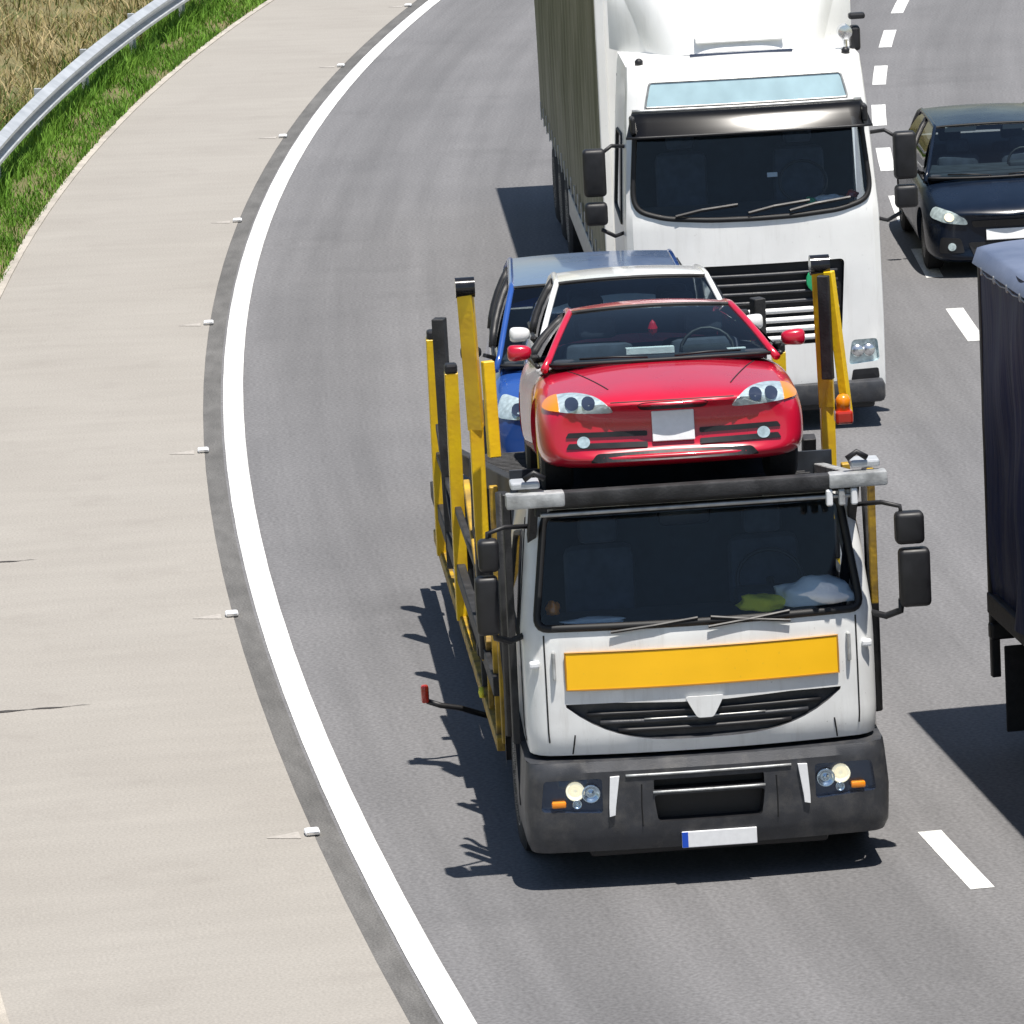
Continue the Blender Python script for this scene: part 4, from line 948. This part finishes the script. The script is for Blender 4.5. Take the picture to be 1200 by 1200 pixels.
# trailer box: olive curtains hanging in folds
TY0, TY1, ZB, ZT = 2.75, 15.4, 1.05, 4.02
for sx in (-1, 1):
    def cur(a, v, sx=sx):
        y = TY0+.08+(TY1-TY0-.16)*a; f = .018*math.sin(y*9.2+.5*math.sin(v*5))+.012*math.sin(y*21+v*3)
        return Vector((sx*(1.262+f*(1-.6*abs(2*v-1))), y, ZB+(ZT-.06-ZB)*v))
    co = obj('side_curtain', grid(NB(), cur, 260, 8), 'olive', L2, True)
    for k in range(20):
        y = TY0+.4+.62*k; obj('curtain_strap', box(NB(), (sx*1.285, y, 1.16), (.012, .05, .22), .003), 'grey_metal', co)
    obj('corner_post', box(NB(), (sx*1.235, TY0, 2.53), (.09, .10, 3.0), .01), 'white_b', L2)
    obj('roof_rail', box(NB(), (sx*1.245, (TY0+TY1)/2, ZT), (.07, TY1-TY0, .12), .01), 'grey_metal', L2)
    obj('side_guard', box(NB(), (sx*1.22, 8.0, .75), (.04, 4.5, .30), .01), 'rim', L2)
obj('headboard', box(NB(), (0, TY0+.03, 2.54), (2.38, .05, 2.95), .01), 'white_b', L2)
obj('trailer_roof', box(NB(), (0, (TY0+TY1)/2, ZT+.03), (2.42, TY1-TY0-.02, .03), .005), 'white_b', L2)
obj('trailer_floor', box(NB(), (0, (TY0+TY1)/2, ZB-.02), (2.46, TY1-TY0, .14), .01), 'deckdark', L2)
obj('rear_door', box(NB(), (0, TY1-.03, 2.54), (2.38, .05, 2.95), .01), 'white_b', L2)
def lump2(name, label, cat, m, c, sx_, sy_, sz_, seed):
    o = lump(name, label, cat, m, c, sx_, sy_, sz_, seed); o.location = at(T2L, T2Y, c); o.rotation_euler = (0, 0, T2Y)
lump2('paper_sheaf', 'white papers on the dashboard of the white lorry', 'papers', 'cloth', (.78, .45, 2.19), .16, .08, .04, 5)
lump2('green_packet', 'green packet on the white lorry dashboard beside the papers', 'packet', 'green', (.58, .43, 2.18), .06, .06, .04, 6)
lump2('red_packet', 'red packet at the corner of the white lorry dashboard', 'packet', 'redlens', (1.0, .50, 2.21), .06, .06, .05, 7)
obj('plate_card', box(NB(), (.22, .36, 2.47), (.10, .01, .045), .004), 'plate', L2)

# ------------------------------------------------------------------ the navy tarpaulin trailer alongside (rear corner in view)
T3L, T3Y = (3.52+1.27*math.cos(R_(8)), 39.42+1.27*math.sin(R_(8))), R_(8)
T3 = thing('tarpaulin_trailer', 'navy tarpaulin lorry trailer overtaking in the lane beside the car transporter', 'trailer', (*T3L, 0), T3Y)
LN, zb3, zt3 = 13.4, 1.10, 3.74
for sx in (-1, 1):
    def cur3(a, v, sx=sx):
        y = -LN*a; f = .045*math.sin(y*4.1+.9*math.sin(v*3.0))+.028*math.sin(y*10.5+v*2.5+math.sin(v*7))+.015*math.sin(v*14+y*3)
        return Vector((sx*(1.255+f*(1-.75*v**3)*(.25+.75*min(1, a*30))), y, zb3+(zt3-zb3)*v))
    co = obj('side_sheet', grid(NB(), cur3, 300, 22), 'navy', T3, True)
    for k in range(34):
        y = -.25-.39*k
        obj('eyelet', lathe(NB(), [(0, .035), (sx*.015, .03), (sx*.015, .015), (0, .012)], 'x', (sx*1.285, y, zt3-.12), 10), 'grey_metal', co, True)
        obj('tie_cord', tube(NB(), [(sx*1.292, y, zt3-.12), (sx*1.297, y-.19, zt3-.135), (sx*1.292, y-.39, zt3-.12)], .006, 5), 'grey_metal', co)
    obj('side_rave', box(NB(), (sx*1.25, -LN/2, zb3-.03), (.06, LN, .16), .01), 'deckdark', T3)
    for y in (-1.6, -2.9, -4.2): wheel(T3, (sx*1.03, y, .5), .5, .36, sx)
    obj('chassis_rail', beam(NB(), (sx*.45, -.1, .88), (sx*.45, -LN, .88), .10, .26), 'deckdark', T3)
    obj('rear_post', box(NB(), (sx*1.235, -.03, 2.1), (.07, .07, 3.2), .01), 'black', T3)
    obj('lamp_bracket', box(NB(), (sx*1.18, -.05, .86), (.20, .10, .13), .02), 'black', T3)
    obj('mudflap', box(NB(), (sx*1.03, -.35, .48), (.42, .03, .66), .01), 'rubber', T3)
def rf3(a, v):
    x = -1.30+2.60*a; y = .03-(LN+.05)*v
    e = abs(2*a-1)
    return Vector((x, y, zt3+.05*(1-e**8)-.10*max(0, (e-.97)/.03)))
obj('roof_sheet', grid(NB(), rf3, 60, 90), 'rooftarp', T3, True)
obj('rear_sheet', grid(NB(), lambda a, v: Vector((-1.24+2.48*a, .01+.015*math.sin(a*30), zb3+(zt3-zb3)*v)), 40, 6), 'navy', T3, True)
obj('floor', box(NB(), (0, -LN/2, zb3-.0), (2.42, LN-.1, .08), .01), 'deckdark', T3)
obj('underrun_bar', box(NB(), (0, -.12, .50), (2.3, .10, .12), .02), 'deckdark', T3)
